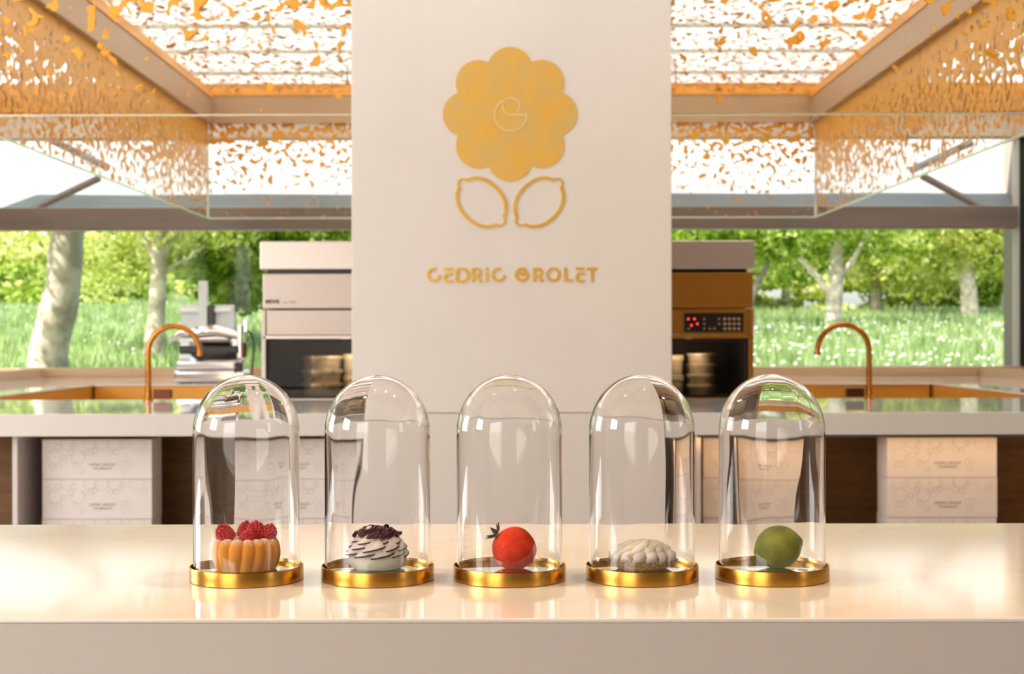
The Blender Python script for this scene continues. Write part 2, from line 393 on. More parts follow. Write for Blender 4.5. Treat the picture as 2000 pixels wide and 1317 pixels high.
for s in (-1, 1):
    v, f = tube_geo([(s*1.5, 7.6, ZC), (s*1.02, 9.6, Z2)], .006, 6); o = new_obj('hanging_wire', v, f, M['wire']); o.parent = can; o.matrix_parent_inverse = Matrix.Translation((0, -10, -Z0))
    v, f = tube_geo([(s*1.4, 12.6, ZC), (s*1.4, 12.6, Z2)], .006, 6); o = new_obj('hanging_wire', v, f, M['wire']); o.parent = can; o.matrix_parent_inverse = Matrix.Translation((0, -10, -Z0))

# ------------------------------------------------------------------ column with the engraved gold sign
YK = 6.74
col = struct(box('pillar', -.730, .728, YK, YK+1.35, H-.345, ZC-.1, M['column'], bev=.003))
struct(box('pillar_base', -.733, .731, YK+.001, YK+1.35, 0, H-.3475, M['column_base'], bev=.003))
sign = empty('logo_sign', (0, YK, H)); tag(sign, 'gold flower and leaf emblem over gold lettering on the pale column', 'sign')
K = YK/F
def U(px, py): return ((px-1000)*K, (659-py)*K)           # offset on the column face
def prism(name, outer, inner=None, m=None, th=.004, y=0.0, parent=None):
    """flat outline (list of (x,z)) given thickness towards the viewer; inner = matching hole loop"""
    n = len(outer); vs = []; fs = []
    lay = [(-th+y), y]
    for yy in lay:
        vs += [(p[0], yy, p[1]) for p in outer]
        if inner: vs += [(p[0], yy, p[1]) for p in inner]
    st = n*(2 if inner else 1)
    if inner:
        for i in range(n):
            j = (i+1) % n
            fs += [(i, j, n+j, n+i), (st+j, st+i, st+n+i, st+n+j), (i, st+i, st+j, j), (n+i, n+j, st+n+j, st+n+i)]
    else:
        fs += [tuple(range(n)), tuple(reversed(range(st, st+n)))]
        for i in range(n):
            j = (i+1) % n; fs.append((i, st+i, st+j, j))
    bm = bmesh.new(); me = bpy.data.meshes.new('t'); me.from_pydata(vs, [], fs); bm.from_mesh(me); bpy.data.meshes.remove(me)
    if not inner: bmesh.ops.triangulate(bm, faces=[f for f in bm.faces if len(f.verts) > 4])
    return from_bm(name, bm, m, parent)
# flower: union of eight petals round a centre
fc = U(997, 223.5); out = []; NP = 360
for i in range(NP):
    th = 2*PI*i/NP; best = 60.0
    for k in range(8):
        a = k*PI/4; c = 87.0; r = 44.5; d = th - a
        q = r*r - (c*math.sin(d))**2
        if q > 0 and math.cos(d) > 0: best = max(best, c*math.cos(d) + math.sqrt(q))
    out.append((fc[0] + best*K*math.cos(th), fc[1] + best*K*math.sin(th)))
flower = prism('flower', out, None, M['gold_leaf'], .003, 0, sign)
def ribbon(name, pts, wpx, m, th=.004, parent=None, y=0.0, cyclic=False):
    """stroke of constant width along pixel points on the column face"""
    P = [Vector(U(*p)) for p in pts]; n = len(P); Lh = []; Rh = []
    for i in range(n):
        if cyclic: t = P[(i+1) % n] - P[i-1]
        else: t = P[min(i+1, n-1)] - P[max(0, i-1)]
        t.normalize(); nn = Vector((-t.y, t.x))
        k = 1.0
        if 0 < i < n-1 or cyclic:
            a = (P[(i+1) % n]-P[i]).normalized(); b = (P[i]-P[i-1]).normalized(); k = 1/max(.5, math.sqrt(max(0, (1+a.dot(b))/2)))
        Lh.append(P[i]+nn*wpx*K/2*k); Rh.append(P[i]-nn*wpx*K/2*k)
    if cyclic: return prism(name, [tuple(p) for p in Lh], [tuple(p) for p in Rh], m, th, y, parent)
    vs = []; fs = []
    for yy in (y-th, y): vs += [(p.x, yy, p.y) for p in Lh] + [(p.x, yy, p.y) for p in Rh]
    s = 2*n
    for i in range(n-1):
        fs += [(i, i+1, n+i+1, n+i), (s+i, s+n+i, s+n+i+1, s+i+1), (i, s+i, s+i+1, i+1), (n+i, n+i+1, s+n+i+1, s+n+i)]
    fs += [(0, n, s+n, s), (n-1, s+n-1, s+2*n-1, 2*n-1)]
    bm = bmesh.new(); me = bpy.data.meshes.new('t'); me.from_pydata(vs, [], fs); bm.from_mesh(me); bpy.data.meshes.remove(me)
    return from_bm(name, bm, m, parent)
def arc(cx, cy, r, a0, a1, n=28): return [(cx + r*math.cos(math.radians(a0+(a1-a0)*i/n)), cy - r*math.sin(math.radians(a0+(a1-a0)*i/n))) for i in range(n+1)]
def join(objs, name):
    """strokes of one letter become one mesh"""
    bm = bmesh.new()
    for o in objs: bm.from_mesh(o.data)
    me = bpy.data.meshes.new(name); bm.to_mesh(me); bm.free(); me.materials.append(objs[0].data.materials[0])
    a = objs[0]; a.data = me; a.name = name
    for o in objs[1:]: bpy.data.objects.remove(o)
    return a
# the monogram in the flower
mono = arc(997+2, 208.5, 16.5, -45, 262) + [(1000, 225.3), (1029, 225.3)] + arc(998.5, 225.3, 31.5, -2, -240, 50)
mg = ribbon('monogram', mono, 2.6, M['gold_line'], .002, flower, -.003)
# lemon outline leaves
def lemon(cx, cy, sgn):
    out = []; inn = []; n = 160
    def rad(th, off):
        a, b, nb = 55-off, 44-off*1.05, 12-off*.62; u, v = math.cos(th), math.sin(th)
        p = 2.15; r = (abs(u/a)**p + abs(v/b)**p)**(-1/p)
        for q in (-1, 1):
            d = 50.5*q; pr = d*u; disc = nb*nb - (d*v)**2
            if disc > 0 and pr > 0: r = max(r, pr + math.sqrt(disc))
        return r
    for i in range(n):
        th = 2*PI*i/n
        for lst, off in ((out, 0), (inn, 6.5)):
            r = rad(th, off); u, v = r*math.cos(th), r*math.sin(th)
            lst.append(U(cx + sgn*(u+v)*.7071, cy + (u-v)*.7071))
    return out, inn
for cx, s in ((941, 1), (1053.5, -1)):
    a, b = lemon(cx, 396, s); prism('lemon_outline', a, b, M['gold_letter'], .004, 0, sign)
# letters
LW = 5.8
def ltr(strokes):
    join([ribbon('stroke', p, LW, M['gold_letter'], .004 + .0004*k, sign, 0, c) for k, (p, c) in enumerate(strokes)], 'letter')
def z2(x, y): return (820 + x/5.556, 500 + y/5.556)
ltr([(arc(847.3, 537.3, 11.4, 68, 358), False)])
def letE(xl, xr):
    ltr([([(xl+1.5, 526), (xr, 526)], False), ([(xr, 535.3)] + arc(xl+10, 542.8, 7.5, 90, 270, 16) + [(xr, 550.3)], False)])
letE(865.5, 884)
def letD(x): ltr([([(x, 526.2), (x, 550.4)], False), ([(x, 526.2)] + arc(x+9.5, 538.3, 12.1, 90, -90, 20) + [(x, 550.4)], False)])
letD(892.5)
def letR(x): ltr([([(x, 523.3), (x, 551.5)], False), ([(x+1, 526.3)] + arc(x+7.5, 533, 6.7, 90, -90, 14) + [(x+2, 539.7)], False), ([(x+7, 537), (x+15.5, 551.5)], False)])
letR(923.5)
ltr([([(950.5, 523), (950.5, 528.8)], False), ([(950.5, 532.5), (950.5, 551.5)], False)])
ltr([(arc(973.6, 537.3, 11.4, 68, 358), False)])
ltr([(arc(1019.6, 537.4, 11.6, 0, -275, 34), False), ([(1019, 537.2), (1034.2, 537.2)], False), (arc(1020.6, 531.2, 5.6, 95, -75, 18), False), ([(1012, 531), (1020, 537.4)], False)])
letR(1043.5)
ltr([(arc(1080.4, 537.3, 11.5, 0, 350, 36), True)])
ltr([([(1104.5, 523.3), (1104.5, 548.6), (1118, 548.6)], False)])
letE(1123.5, 1141)
ltr([([(1146.3, 526), (1166.5, 526)], False), ([(1156.2, 526), (1156.2, 551.8)], False)])

# ------------------------------------------------------------------ kitchen worktops
ZT = H - .348                    # worktop level
wk = empty('kitchen_worktop', (0, 7.5, 0)); tag(wk, 'long pale stone kitchen worktop running behind the column with reflective top', 'worktop')
def part(parent, name, x0, x1, y0, y1, z0, z1, m, bev=0.0, label=None):
    p = parent.location; o = box(name, x0-p.x, x1-p.x, y0-p.y, y1-p.y, z0-p.z, z1-p.z, m, parent, bev)
    if label: o['label'] = label
    return o
for (a, b) in ((-4.13, -.735), (.733, 4.13)):
    part(wk, 'worktop_slab', a, b, 6.75, 8.30, ZT-.102, ZT, M['stone_back'], .003)
part(wk, 'worktop_slab', -.735, .733, 8.10, 8.30, ZT-.102, ZT, M['stone_back'])
for s, lab, side in ((-1, 'left', 'long side counter with glossy stone top and gold inner edge, left of the room'), (1, 'right', 'long side counter with glossy stone top and gold inner edge, right of the room')):
    xa, xb = sorted((s*3.12, s*4.13))
    e = empty('side_counter', (s*3.6, 10.6, 0)); tag(e, side, 'counter', 'side counters of the kitchen')
    part(e, 'counter_top', xa, xb, 8.305, 12.98, ZT-.012, ZT, M['stone_back'], .002)
    part(e, 'gold_side', xa+.005, xb-.005, 8.31, 12.97, .08, ZT-.012, M['gold_panel'])
    part(e, 'upstand', *(sorted((s*4.10, s*4.13))), 8.31, 12.97, ZT, H-.27, M['sill'])
    part(e, 'plinth', xa+.05, xb-.03, 8.35, 12.9, 0, .08, M['frame_dark'])
e = empty('back_counter', (0, 12.3, 0)); tag(e, 'low counter along the rear window with warm lit front and tan upstand', 'counter')
part(e, 'counter_top', -3.115, 3.115, 11.0, 13.0, ZT-.012, ZT, M['stone_back'], .002)
part(e, 'gold_front', -3.11, 3.11, 11.02, 12.98, .08, ZT-.012, M['gold_panel'])
part(e, 'upstand', -4.9, 4.5, 13.0, 13.5, ZT-.1, H-.27, M['sill'], .004)
part(e, 'plinth', -3.0, 3.0, 11.1, 12.9, 0, .08, M['frame_dark'])
# open shelf units under the worktop, left and right of the column
def shelf_unit(x0, x1, label, div):
    e = empty('shelf_unit', ((x0+x1)/2, 7.2, 0)); tag(e, label, 'shelf', 'open shelf units under the worktop')
    part(e, 'back_panel', x0, x1, 7.42, 7.45, 0, ZT-.103, M['shelf_wood'])
    part(e, 'bottom_board', x0, x1, 6.82, 7.42, .21, .24, M['shelf_wood'])
    part(e, 'plinth', x0, x1, 6.86, 6.9, 0, .21, M['shelf_wood'])
    for d in div: part(e, 'divider', d-.012, d+.012, 6.84, 7.42, .24, ZT-.103, M['divider'], .002, 'pale grey divider board')
    return e
shelf_unit(-4.1, -.74, 'open brown shelf unit under the worktop, left of the column', (-2.30,))
shelf_unit(.74, 4.1, 'open brown shelf unit under the worktop, right of the column', (.86,))
# warm strip lights under the rear of the worktops
def strip(loc, along, aim, ln, p, label):
    """lamp tube of length ln lying along an axis, shining in direction aim"""
    z = -Vector(aim).normalized(); x = Vector(along); y = z.cross(x); mt = Matrix((x, y, z)).transposed().to_euler()
    l = bpy.data.lights.new('strip_light', 'AREA'); l.shape = 'RECTANGLE'; l.size = ln; l.size_y = .02; l.energy = p; l.color = (1, .55, .2)
    a = bpy.data.objects.new('strip_light', l); C.objects.link(a); a.location = loc; a.rotation_euler = mt
    b = box('light_strip', -ln/2, ln/2, -.012, .012, .003, .011, M['lamp_body']); b.location = loc; b.rotation_euler = mt
    tag(b, label, 'light strip', 'warm light strips in the kitchen'); return a
strip((2.0, 6.80, ZT-.114), (1, 0, 0), (0, .35, -1), 2.3, 2.2, 'thin warm light strip under the worktop, right of the column')
strip((0, 8.312, ZT-.06), (1, 0, 0), (0, 1, -.12), 5.6, 14, 'warm light strip along the inner edge of the kitchen worktop')
# ------------------------------------------------------------------ pastry cartons
def text_mesh(body, size, m, name='printed_text', ext=.0004, bold=0.0, align='CENTER'):
    cu = bpy.data.curves.new(name, 'FONT'); cu.body = body; cu.size = size; cu.extrude = ext; cu.align_x = align; cu.offset = bold
    o = bpy.data.objects.new('tmp', cu); C.objects.link(o); bpy.context.view_layer.update()
    me = bpy.data.meshes.new_from_object(o.evaluated_get(bpy.context.evaluated_depsgraph_get())); bpy.data.objects.remove(o); bpy.data.curves.remove(cu)
    me.name = name; me.materials.clear(); me.materials.append(m)
    me.transform(Matrix.Rotation(PI/2, 4, 'X')); return me
BW, BD, BH = .515, .195, .186
tm1 = text_mesh('CEDRIC GROLET', .017, M['ink']); tm2 = text_mesh('THE BERKELEY', .014, M['ink'])
def carton_print(hh):
    vs = []; fs = []
    rnd = random.Random(3)
    def loop(cx, cz, r, pet):
        n = 48; w_ = .0016; base = len(vs)
        for i in range(n):
            t = 2*PI*i/n; q = r*(1 + .10*abs(math.sin(pet*t/2))) if pet else r
            for d in (-w_, w_):
                x = cx + (q+d)*math.cos(t); z = cz + (q+d)*math.sin(t)
                vs.append((max(-BW/2+.004, min(BW/2-.004, x)), -.0006, max(.003, min(hh-.003, z))))
        for i in range(n):
            j = (i+1) % n; fs.append((base+2*i, base+2*j, base+2*j+1, base+2*i+1))
    k = 2.35e-3
    for (px, py, r) in ((25, 35, 13), (72, 35, 13), (118, 8, 13), (146, 8, 13), (190, 8, 14), (50, 8, 12), (96, 8, 12)): loop(-BW/2+px*k, hh-py*k, r*k, 8)
    for (px, py) in ((20, 53), (34, 53), (45, 37), (58, 27), (66, 51), (85, 27), (98, 25), (80, 62), (105, 22), (136, 25), (148, 25), (160, 12), (160, 48), (172, 48), (164, 62), (204, 22), (12, 20), (62, 14), (32, 15)): loop(-BW/2+px*k, hh-py*k, 5.5*k, 0)
    me = bpy.data.meshes.new('printed_pattern'); me.from_pydata(vs, [], fs); me.materials.append(M['print']); return me
cprint = carton_print(BH)
def make_carton():
    e = empty('pastry_carton', (0, 0, 0))
    bm = bmesh.new(); bx(bm, -BW/2, BW/2, 0, BD, 0, BH-.0035, .0015); from_bm('carton_body', bm, M['carton'], e)
    bm = bmesh.new(); bx(bm, -BW/2-.0015, BW/2+.0015, -.0005, BD+.001, BH-.0035, BH-.0003, .0008); from_bm('carton_lid', bm, M['carton'], e)
    p = bpy.data.objects.new('printed_pattern', cprint); C.objects.link(p); p.parent = e
    for me, x, z in ((tm1, .025, .062), (tm2, .025, .045)):
        t = bpy.data.objects.new('printed_text', me); C.objects.link(t); t.parent = e; t.location = (x, -.0008, z)
    return e
proto = make_carton(); first = True
stacks = ((-1.951, 'far left stack', 'under the worktop at the far left'), (-1.035, 'stack left of the column', 'seen behind the fluted cake dome'),
          (1.155, 'stack right of the column', 'seen behind the green fruit dome'), (2.017, 'far right stack', 'under the worktop at the far right'))
for si, (x, sn, wh) in enumerate(stacks):
    for k, lv in enumerate(('bottom', 'middle', 'top')):
        e = proto if first else copy_tree(proto); first = False
        e.location = (x + random.uniform(-.003, .003), 6.95 + random.uniform(-.004, .004), .262 + k*.1873)
        tag(e, 'pale printed pastry carton, %s of the %s' % (lv, ['far left stack', 'stack just left of the column', 'stack just right of the column', 'far right stack'][si]), 'carton', 'cartons stacked on the open shelves')
    pb = box('carton_riser', x-.25, x+.25, 6.96, 7.14, .2405, .2615, M['carton'])
    tag(pb, ['flat pale board under the far left stack of cartons', 'flat pale board under the carton stack just left of the column', 'flat pale board under the carton stack just right of the column', 'flat pale board under the far right stack of cartons'][si], 'board', 'boards under the carton stacks')

# ------------------------------------------------------------------ ovens
def oven(x0, x1, warm, label):
    YO = 8.32; Z = lambda py: (659-py)*8.3/F + H
    e = empty('deck_oven', ((x0+x1)/2, YO, ZT)); tag(e, label, 'oven', 'deck ovens behind the column'); s = 'steel_lit_warm' if warm else 'steel'
    lo, hi = (x0+.028, x1) if not warm else (x0, x1-.03)
    part(e, 'oven_hood', x0, x1, YO-.06, YO+.8, Z(527), Z(472), M['steel_grey'], .006)
    part(e, 'vent_slot', lo+.01, hi-.01, YO-.01, YO+.7, Z(534), Z(527), M['black'])
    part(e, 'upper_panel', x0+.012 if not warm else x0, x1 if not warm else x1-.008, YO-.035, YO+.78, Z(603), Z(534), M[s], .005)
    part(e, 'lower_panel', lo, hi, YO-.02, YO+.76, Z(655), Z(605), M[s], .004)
    part(e, 'trim_strip', lo-.015 if not warm else lo, hi if not warm else hi+.015, YO-.03, YO-.005, Z(662), Z(655.5), M['steel_grey'] if not warm else M['steel_lit_warm'], .002)
    # open chamber: five boards
    bm = bmesh.new(); zl, zh = Z(781)-ZT, Z(662)-ZT; cx = e.location.x
    for (a, b, c, d, f, g_) in ((lo, hi, .72, .76, zl, zh), (lo, lo+.02, 0, .72, zl, zh), (hi-.02, hi, 0, .72, zl, zh), (lo+.02, hi-.02, .0, .72, zh-.02, zh), (lo+.02, hi-.02, 0, .72, zl, zl+.012)):
        bx(bm, a-cx, b-cx, c, d, f, g_)
    from_bm('oven_chamber', bm, M['cavity'], e)
    part(e, 'door_glass', lo+.02, hi-.02, YO+.001, YO+.007, Z(779), Z(664), M['oven_glass'])
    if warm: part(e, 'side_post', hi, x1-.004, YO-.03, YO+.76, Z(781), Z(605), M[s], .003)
    else: part(e, 'side_post', x0+.004, lo, YO-.03, YO+.76, Z(781), Z(605), M[s], .003)
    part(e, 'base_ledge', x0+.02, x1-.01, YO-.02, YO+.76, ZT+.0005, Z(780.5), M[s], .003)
    return e
ov1 = oven(-1.408, -.03, False, 'pale steel deck oven left of the column with dark glass door')
ov2 = oven(.03, 1.358, True, 'steel deck oven right of the column, warm reflections painted in, black key panel')
t = bpy.data.objects.new('maker_lettering', text_mesh('MIWE', .030, M['oven_text'], 'maker_lettering', .0006, .0012, 'LEFT')); C.objects.link(t); t.parent = ov1
t.location = (-1.408+.028+.0-ov1.location.x, -.0362, (659-592.5)*8.3/F + H - ZT); t['label'] = 'bold black lettering'
t = bpy.data.objects.new('model_lettering', text_mesh('ae : PRO', .021, M['oven_text2'], 'model_lettering', .0006, 0, 'LEFT')); C.objects.link(t); t.parent = ov1
t.location = (-1.408+.128-ov1.location.x, -.0362, (659-592.5)*8.3/F + H - ZT); t['label'] = 'faint brown lettering'
for o_, x_ in ((ov1, -.95), (ov2, 1.0)):
    l = bpy.data.lights.new('oven_fill', 'POINT'); l.energy = 4; l.color = (1, .80, .55); l.shadow_soft_size = .02  # added fill inside each oven to brighten the tins
    lo = bpy.data.objects.new('oven_fill', l); C.objects.link(lo); lo.location = (x_, 8.36, ZT+.29)
# control panel
def OX(px): return (px-1000)*8.3/F
def OZ(py): return (659-py)*8.3/F + H
cp = part(ov2, 'control_panel', OX(1336), OX(1452), 8.29, 8.3, OZ(650), OZ(613), M['black'], .002, 'black key panel')
bmesh_btn = None
def button(px, py, r, m):
    global bmesh_btn
    o = lathe('key_button', [(0, -.0), (r, 0), (r, .003), (0, .003)], M[m], cp, 12); o.rotation_euler = (PI/2, 0, 0)
    o.location = (OX(px)-ov2.location.x, 8.29-8.32, OZ(py)-ZT)
for c in range(4):
    for r_ in range(3): button(1415+c*9.2, 624.5+r_*9.6, .009, 'button')
for (px, py) in ((1375, 624.5), (1375, 634), (1375, 643.5), (1344.5, 643.5), (1386, 643.5), (1395, 643.5), (1404, 624.5), (1404, 634)): button(px, py, .006, 'button')
for (px, py) in ((1350, 637), (1356, 624.5), (1361.5, 634), (1344, 624.5)): button(px, py, .006, 'lamp_red')
# stacks of round tins inside the ovens
def tins(px, r, n, hh, label, base=781):
    for k in range(n):
        o = lathe('round_tin', [(0, 0), (r*.88, 0), (r*.92, .006), (r*.97, hh*.70), (r*1.05, hh*.74), (r*1.05, hh-.004), (r*.95, hh-.001), (0, hh-.001)], M['tin'], None, 40)
        o.location = (OX(px)*1.022, 8.52, ZT + .014 + k*hh)
        tag(o, '%s, %s' % (label, ['lowest', 'second up', 'third up', 'topmost'][k] if n == 4 else ['lowest', 'topmost' if n == 2 else 'middle', 'topmost'][k]), 'tin', 'round metal tins stacked in the ovens')
tins(628, .115, 3, .077, 'round metal tin in left oven, wide stack nearer its middle')
tins(690, .062, 2, .12, 'round metal tin in the left oven, beside the column')
tins(1371, .082, 4, .060, 'round metal tin in right oven, stack of four')
tins(1310, .075, 2, .115, 'round metal tin in the right oven, beside the column')

# ------------------------------------------------------------------ taps
def tap(x, sgn, label):
    e = empty('curved_tap', (x, 8.19, ZT)); tag(e, label, 'tap', 'copper swan-neck taps'); R_ = .142
    pts = [(0, 0, .0), (0, 0, .10), (0, 0, .20)] + [(sgn*(R_-R_*math.cos(a)), 0, .27+R_*math.sin(a)) for a in np.linspace(0, PI, 22)] + [(sgn*2*R_, 0, .245)]
    tube('spout', pts, .0155, M['copper'], e, 14)
    lathe('tap_base', [(0, 0), (.026, 0), (.026, .012), (.018, .016), (.018, .06), (.0135, .062), (0, .062)], M['copper'], e, 24)
    h = box('mixer_handle', .03, .13, -.022, .022, .012, .062, M['dark_bronze'], e, .004); h.location.x = 0 if sgn > 0 else -.16; h['label'] = 'dark bronze mixer block'
    return e
tap(OX(299), 1, 'copper swan-neck tap left of the left oven, arching to the right')
tap(OX(1688), -1, 'copper swan-neck tap right of the right oven, arching to the left')

# ------------------------------------------------------------------ slicing machine and grey panel on the back counter
YM = 11.35; ZM = ZT
def mp(px, py, D=YM): return Vector(((px-1000)*D/F, D, H + (659-py)*D/F))
e = empty('slicing_machine', tuple(Vector((mp(420, 0).x, YM, ZT))))
tag(e, 'chrome slicing machine on the back counter behind the left tap', 'machine')
def mpart(name, px0, px1, py0, py1, d0, d1, m, bev=.01, label=None):
    a = mp(px0, py1); b = mp(px1, py0); zb = max(a.z, ZT+.0005)
    return part(e, name, a.x, b.x, YM+d0, YM+d1, zb, b.z, M[m], bev, label)
mpart('base_housing', 338, 470, 722, 747, -.02, .42, 'chrome', .03)
mpart('base_foot', 350, 374, 745, 751, 0, .05, 'black', .004)
mpart('base_foot', 440, 462, 745, 751, 0, .05, 'black', .004)
mpart('carriage', 345, 462, 705, 721, -.05, .35, 'chrome', .02)
mpart('black_slide', 352, 468, 675, 690, -.04, .22, 'black', .012, 'black slide bar')
o = lathe('blade_cover', [(0, 0), (.19, 0), (.215, .015), (.20, .035), (.10, .055), (0, .06)], M['chrome'], e, 48)
o.location = tuple(mp(420, 697) - e.location + Vector((0, .12, 0))); o.rotation_euler = (math.radians(68), 0, 0)
tube('top_arm', [mp(330, 665)-e.location, mp(352, 652)-e.location, mp(392, 648)-e.location, mp(425, 645)-e.location, mp(466, 655)-e.location], [.015, .03, .045, .045, .03], M['chrome'], e, 12)
mpart('carriage_head', 380, 452, 648, 672, 0, .16, 'chrome', .04)
mpart('handle_post', 463, 476, 632, 702, -.03, .03, 'chrome', .018)
mpart('handle_knob', 466, 482, 668, 698, -.02, .02, 'dark_bronze', .018)
mpart('pressure_plate', 474, 484, 622, 650, 0, .05, 'chrome', .01)
mpart('switch_block', 458, 474, 708, 728, -.03, .03, 'black', .01)
tube('power_cable', [mp(482, 646)-e.location, mp(492, 652)-e.location, mp(496, 675)-e.location, mp(494, 705)-e.location, mp(491, 735)-e.location], .007, M['black'], e, 8)
mpart('gauge_knob', 462, 478, 726, 736, -.05, 0, 'chrome', .01)
YM = 12.2
e = empty('upright_panel', tuple(Vector((mp(355, 0).x, YM, ZT))))
tag(e, 'pale grey upright double panel with tall metal post behind the left tap', 'panel')
mpart('panel_board', 303, 342, 590, 741, .03, .06, 'alu', .004)
mpart('panel_board', 375, 415, 590, 741, .03, .06, 'alu', .004)
mpart('white_rail', 302, 343, 597, 605, .0, .03, 'white_paint', .003)
mpart('white_rail', 373, 410, 597, 605, .0, .03, 'white_paint', .003)
mpart('metal_post', 343, 361, 540, 741, -.03, .03, 'alu', .004)
mpart('black_cover', 361, 375, 592, 741, -.02, .05, 'black', .004)
mpart('lower_frame', 301, 350, 662, 668, -.02, .03, 'white_paint', .003)
mpart('lower_frame', 301, 350, 695, 703, -.02, .03, 'white_paint', .003)
mpart('switch_plate', 304, 324, 669, 691, -.02, .028, 'white_paint', .006)

# ------------------------------------------------------------------ front serving counter
fcn = empty('serving_counter', (0, 2.285, 0), math.radians(-.25)); tag(fcn, 'glossy white stone serving counter in front carrying the five glass domes', 'counter')
ZF = H - .3475
box('counter_slab', -1.9, 1.9, -.46, .465, ZF-.006, ZF, M['stone'], fcn, .0025)
box('counter_front', -1.9, 1.9, -.459, -.43, .0, ZF-.006, M['front_panel'], fcn)['label'] = 'matte beige-grey front panel'
box('counter_body', -1.89, 1.89, -.43, .45, .0, ZF-.006, M['front_panel'], fcn)

# ------------------------------------------------------------------ trays and domes
def tray_proto():
    e = empty('display_tray', (0, 0, 0))
    lathe('tray_rim', [(.0795, .0), (.0808, .0006), (.0808, .0195), (.0804, .0205), (.0794, .0205), (.0790, .0195), (.0790, .003), (.0727, .003), (.0727, .0165), (.0713, .0165), (.0713, .0148), (.0700, .0148), (.0700, .003), (.0700, .0), (.0795, .0)], M['brass'], e, 128)
    lathe('mirror_plate', [(0, .0), (.0698, .0), (.0698, .0148), (.069, .0152), (0, .0152)], M['mirror'], e, 96)
    return e
def dome_profile():
    R_, hc, T = .0757, .2115-.0035, .2935-.0035
    out = [(R_, 0.0)] + [(R_, hc*k/14) for k in range(1, 15)]
    for k in range(1, 25):
        a = PI/2*k/24; out.append((R_*math.cos(a), hc + (T-hc)*math.sin(a)))
    inn = []
    for k in range(24, 0, -1):
        a = PI/2*k/24; th = .0022 + .0014*math.sin(a)**1.5
        inn.append(((R_-.0022)*math.cos(a), hc + (T-hc-th)*math.sin(a)))
    inn += [(R_-.0022, hc*k/14) for k in range(14, -1, -1)]
    out[-1] = (0.0, T); inn[0] = (0.0, inn[0][1])
    return out + inn + [(R_, 0.0)], len(out)
prof, nout = dome_profile()
def dome(seed):
    def wob(a, z, j):
        v = Vector((math.cos(a)*1.3+seed*7, math.sin(a)*1.3, z*4))
        k = mnoise.noise(v)*.0005 + mnoise.noise(v*2.7)*.0001
        k2 = mnoise.noise(v + Vector((31, 5, 2)))*.0006
        return (k if j < nout or j == len(prof)-1 else k2) * min(1, max(0, (z-.0)/.02))
    return lathe('glass_dome', prof, M['glass'], None, 160, wob=wob)
tr = tray_proto()
DJ = 2.126
JX = [(481-1000)/F*DJ, (737-1000)/F*DJ, (994.3-1000)/F*DJ, (1253-1000)/F*DJ, (1507-1000)/F*DJ]
what = ['fluted golden cake with raspberries', 'ruffled meringue with dark berries', 'red strawberry-shaped pastry', 'white cream tart', 'green lime-shaped pastry']
for i, x in enumerate(JX):
    e = tr if i == 0 else copy_tree(tr)
    e.location = (x, DJ + .0, ZF+.0003); e.rotation_euler = (0, 0, i*.7)
    tag(e, 'round brass tray with mirror plate under the %s' % what[i], 'tray', 'brass display trays on the counter')
    d = dome(i+1); d.location = (x, DJ, ZF+.0003+.0035)
    tag(d, 'clear glass bell dome covering the %s' % what[i], 'glass dome', 'glass domes on the counter')
ZP = ZF + .0003 + .0152 + .0003

# ------------------------------------------------------------------ 1 fluted cake
def fluted(name, m, n, parent=None):
    vs = []; fs = []; A = 256; prof = [(0.0, 0.0), (.040, .0), (.0425, .003), (.046, .012), (.0475, .022), (.0470, .032), (.0450, .039), (.0415, .0440), (.0365, .0465), (.031, .0462), (.026, .043), (.0, .041)]
    from bisect import bisect
    P = []
    for k in range(len(prof)-1):
        for s in range(4):
            t = s/4; P.append((prof[k][0]*(1-t)+prof[k+1][0]*t, prof[k][1]*(1-t)+prof[k+1][1]*t))
    P.append(prof[-1])
    for i in range(A):
        a = 2*PI*i/A
        for (r, z) in P:
            aa = a + .10*math.sin(z*40)*math.sin(a*2+1)
            lob = math.sqrt(abs(math.sin(n*aa/2 + .35)))
            k = 1 - .15*(1-lob) * min(1, r/.03)
            zz = z - (1-lob)*.0045*min(1, max(0, (z-.034)/.01))*(r > .02)
            if z < .004: k = 1 - .1*(1-lob)*(r > .01)
            vs.append((r*k*math.cos(a), r*k*math.sin(a), max(0, zz)))
    n_ = len(P)
    for i in range(A):
        j = (i+1) % A
        for k in range(n_-1): fs.append((i*n_+k, j*n_+k, j*n_+k+1, i*n_+k+1))
    bm = bmesh.new(); me = bpy.data.meshes.new('t'); me.from_pydata(vs, [], fs); bm.from_mesh(me); bpy.data.meshes.remove(me)
    bmesh.ops.remove_doubles(bm, verts=bm.verts, dist=1e-6)
    return from_bm(name, bm, m, parent, True)
m = mat('golden_cake', (.80, .40, .07), .65)
tc = N(m, 'ShaderNodeTexCoord'); sp = N(m, 'ShaderNodeSeparateXYZ'); L(m, tc.outputs['Object'], sp.inputs[0])
n1 = N(m, 'ShaderNodeTexNoise'); n1.inputs['Scale'].default_value = 900; n1.inputs['Detail'].default_value = 2; L(m, tc.outputs['Object'], n1.inputs[0])
mr = N(m, 'ShaderNodeMapRange'); mr.inputs[1].default_value = .030; mr.inputs[2].default_value = .0475; mr.inputs[3].default_value = -.36; mr.inputs[4].default_value = .16; L(m, sp.outputs['Z'], mr.inputs[0])
ad = N(m, 'ShaderNodeMath', operation='ADD'); L(m, n1.outputs[0], ad.inputs[0]); L(m, mr.outputs[0], ad.inputs[1])
rp = N(m, 'ShaderNodeValToRGB'); rp.color_ramp.elements[0].position = .44; rp.color_ramp.elements[1].position = .66
rp.color_ramp.elements[0].color = (.90, .36, .025, 1); rp.color_ramp.elements[1].color = (.95, .86, .80, 1)
L(m, ad.outputs[0], rp.inputs[0]); L(m, rp.outputs[0], B(m).inputs['Base Color'])
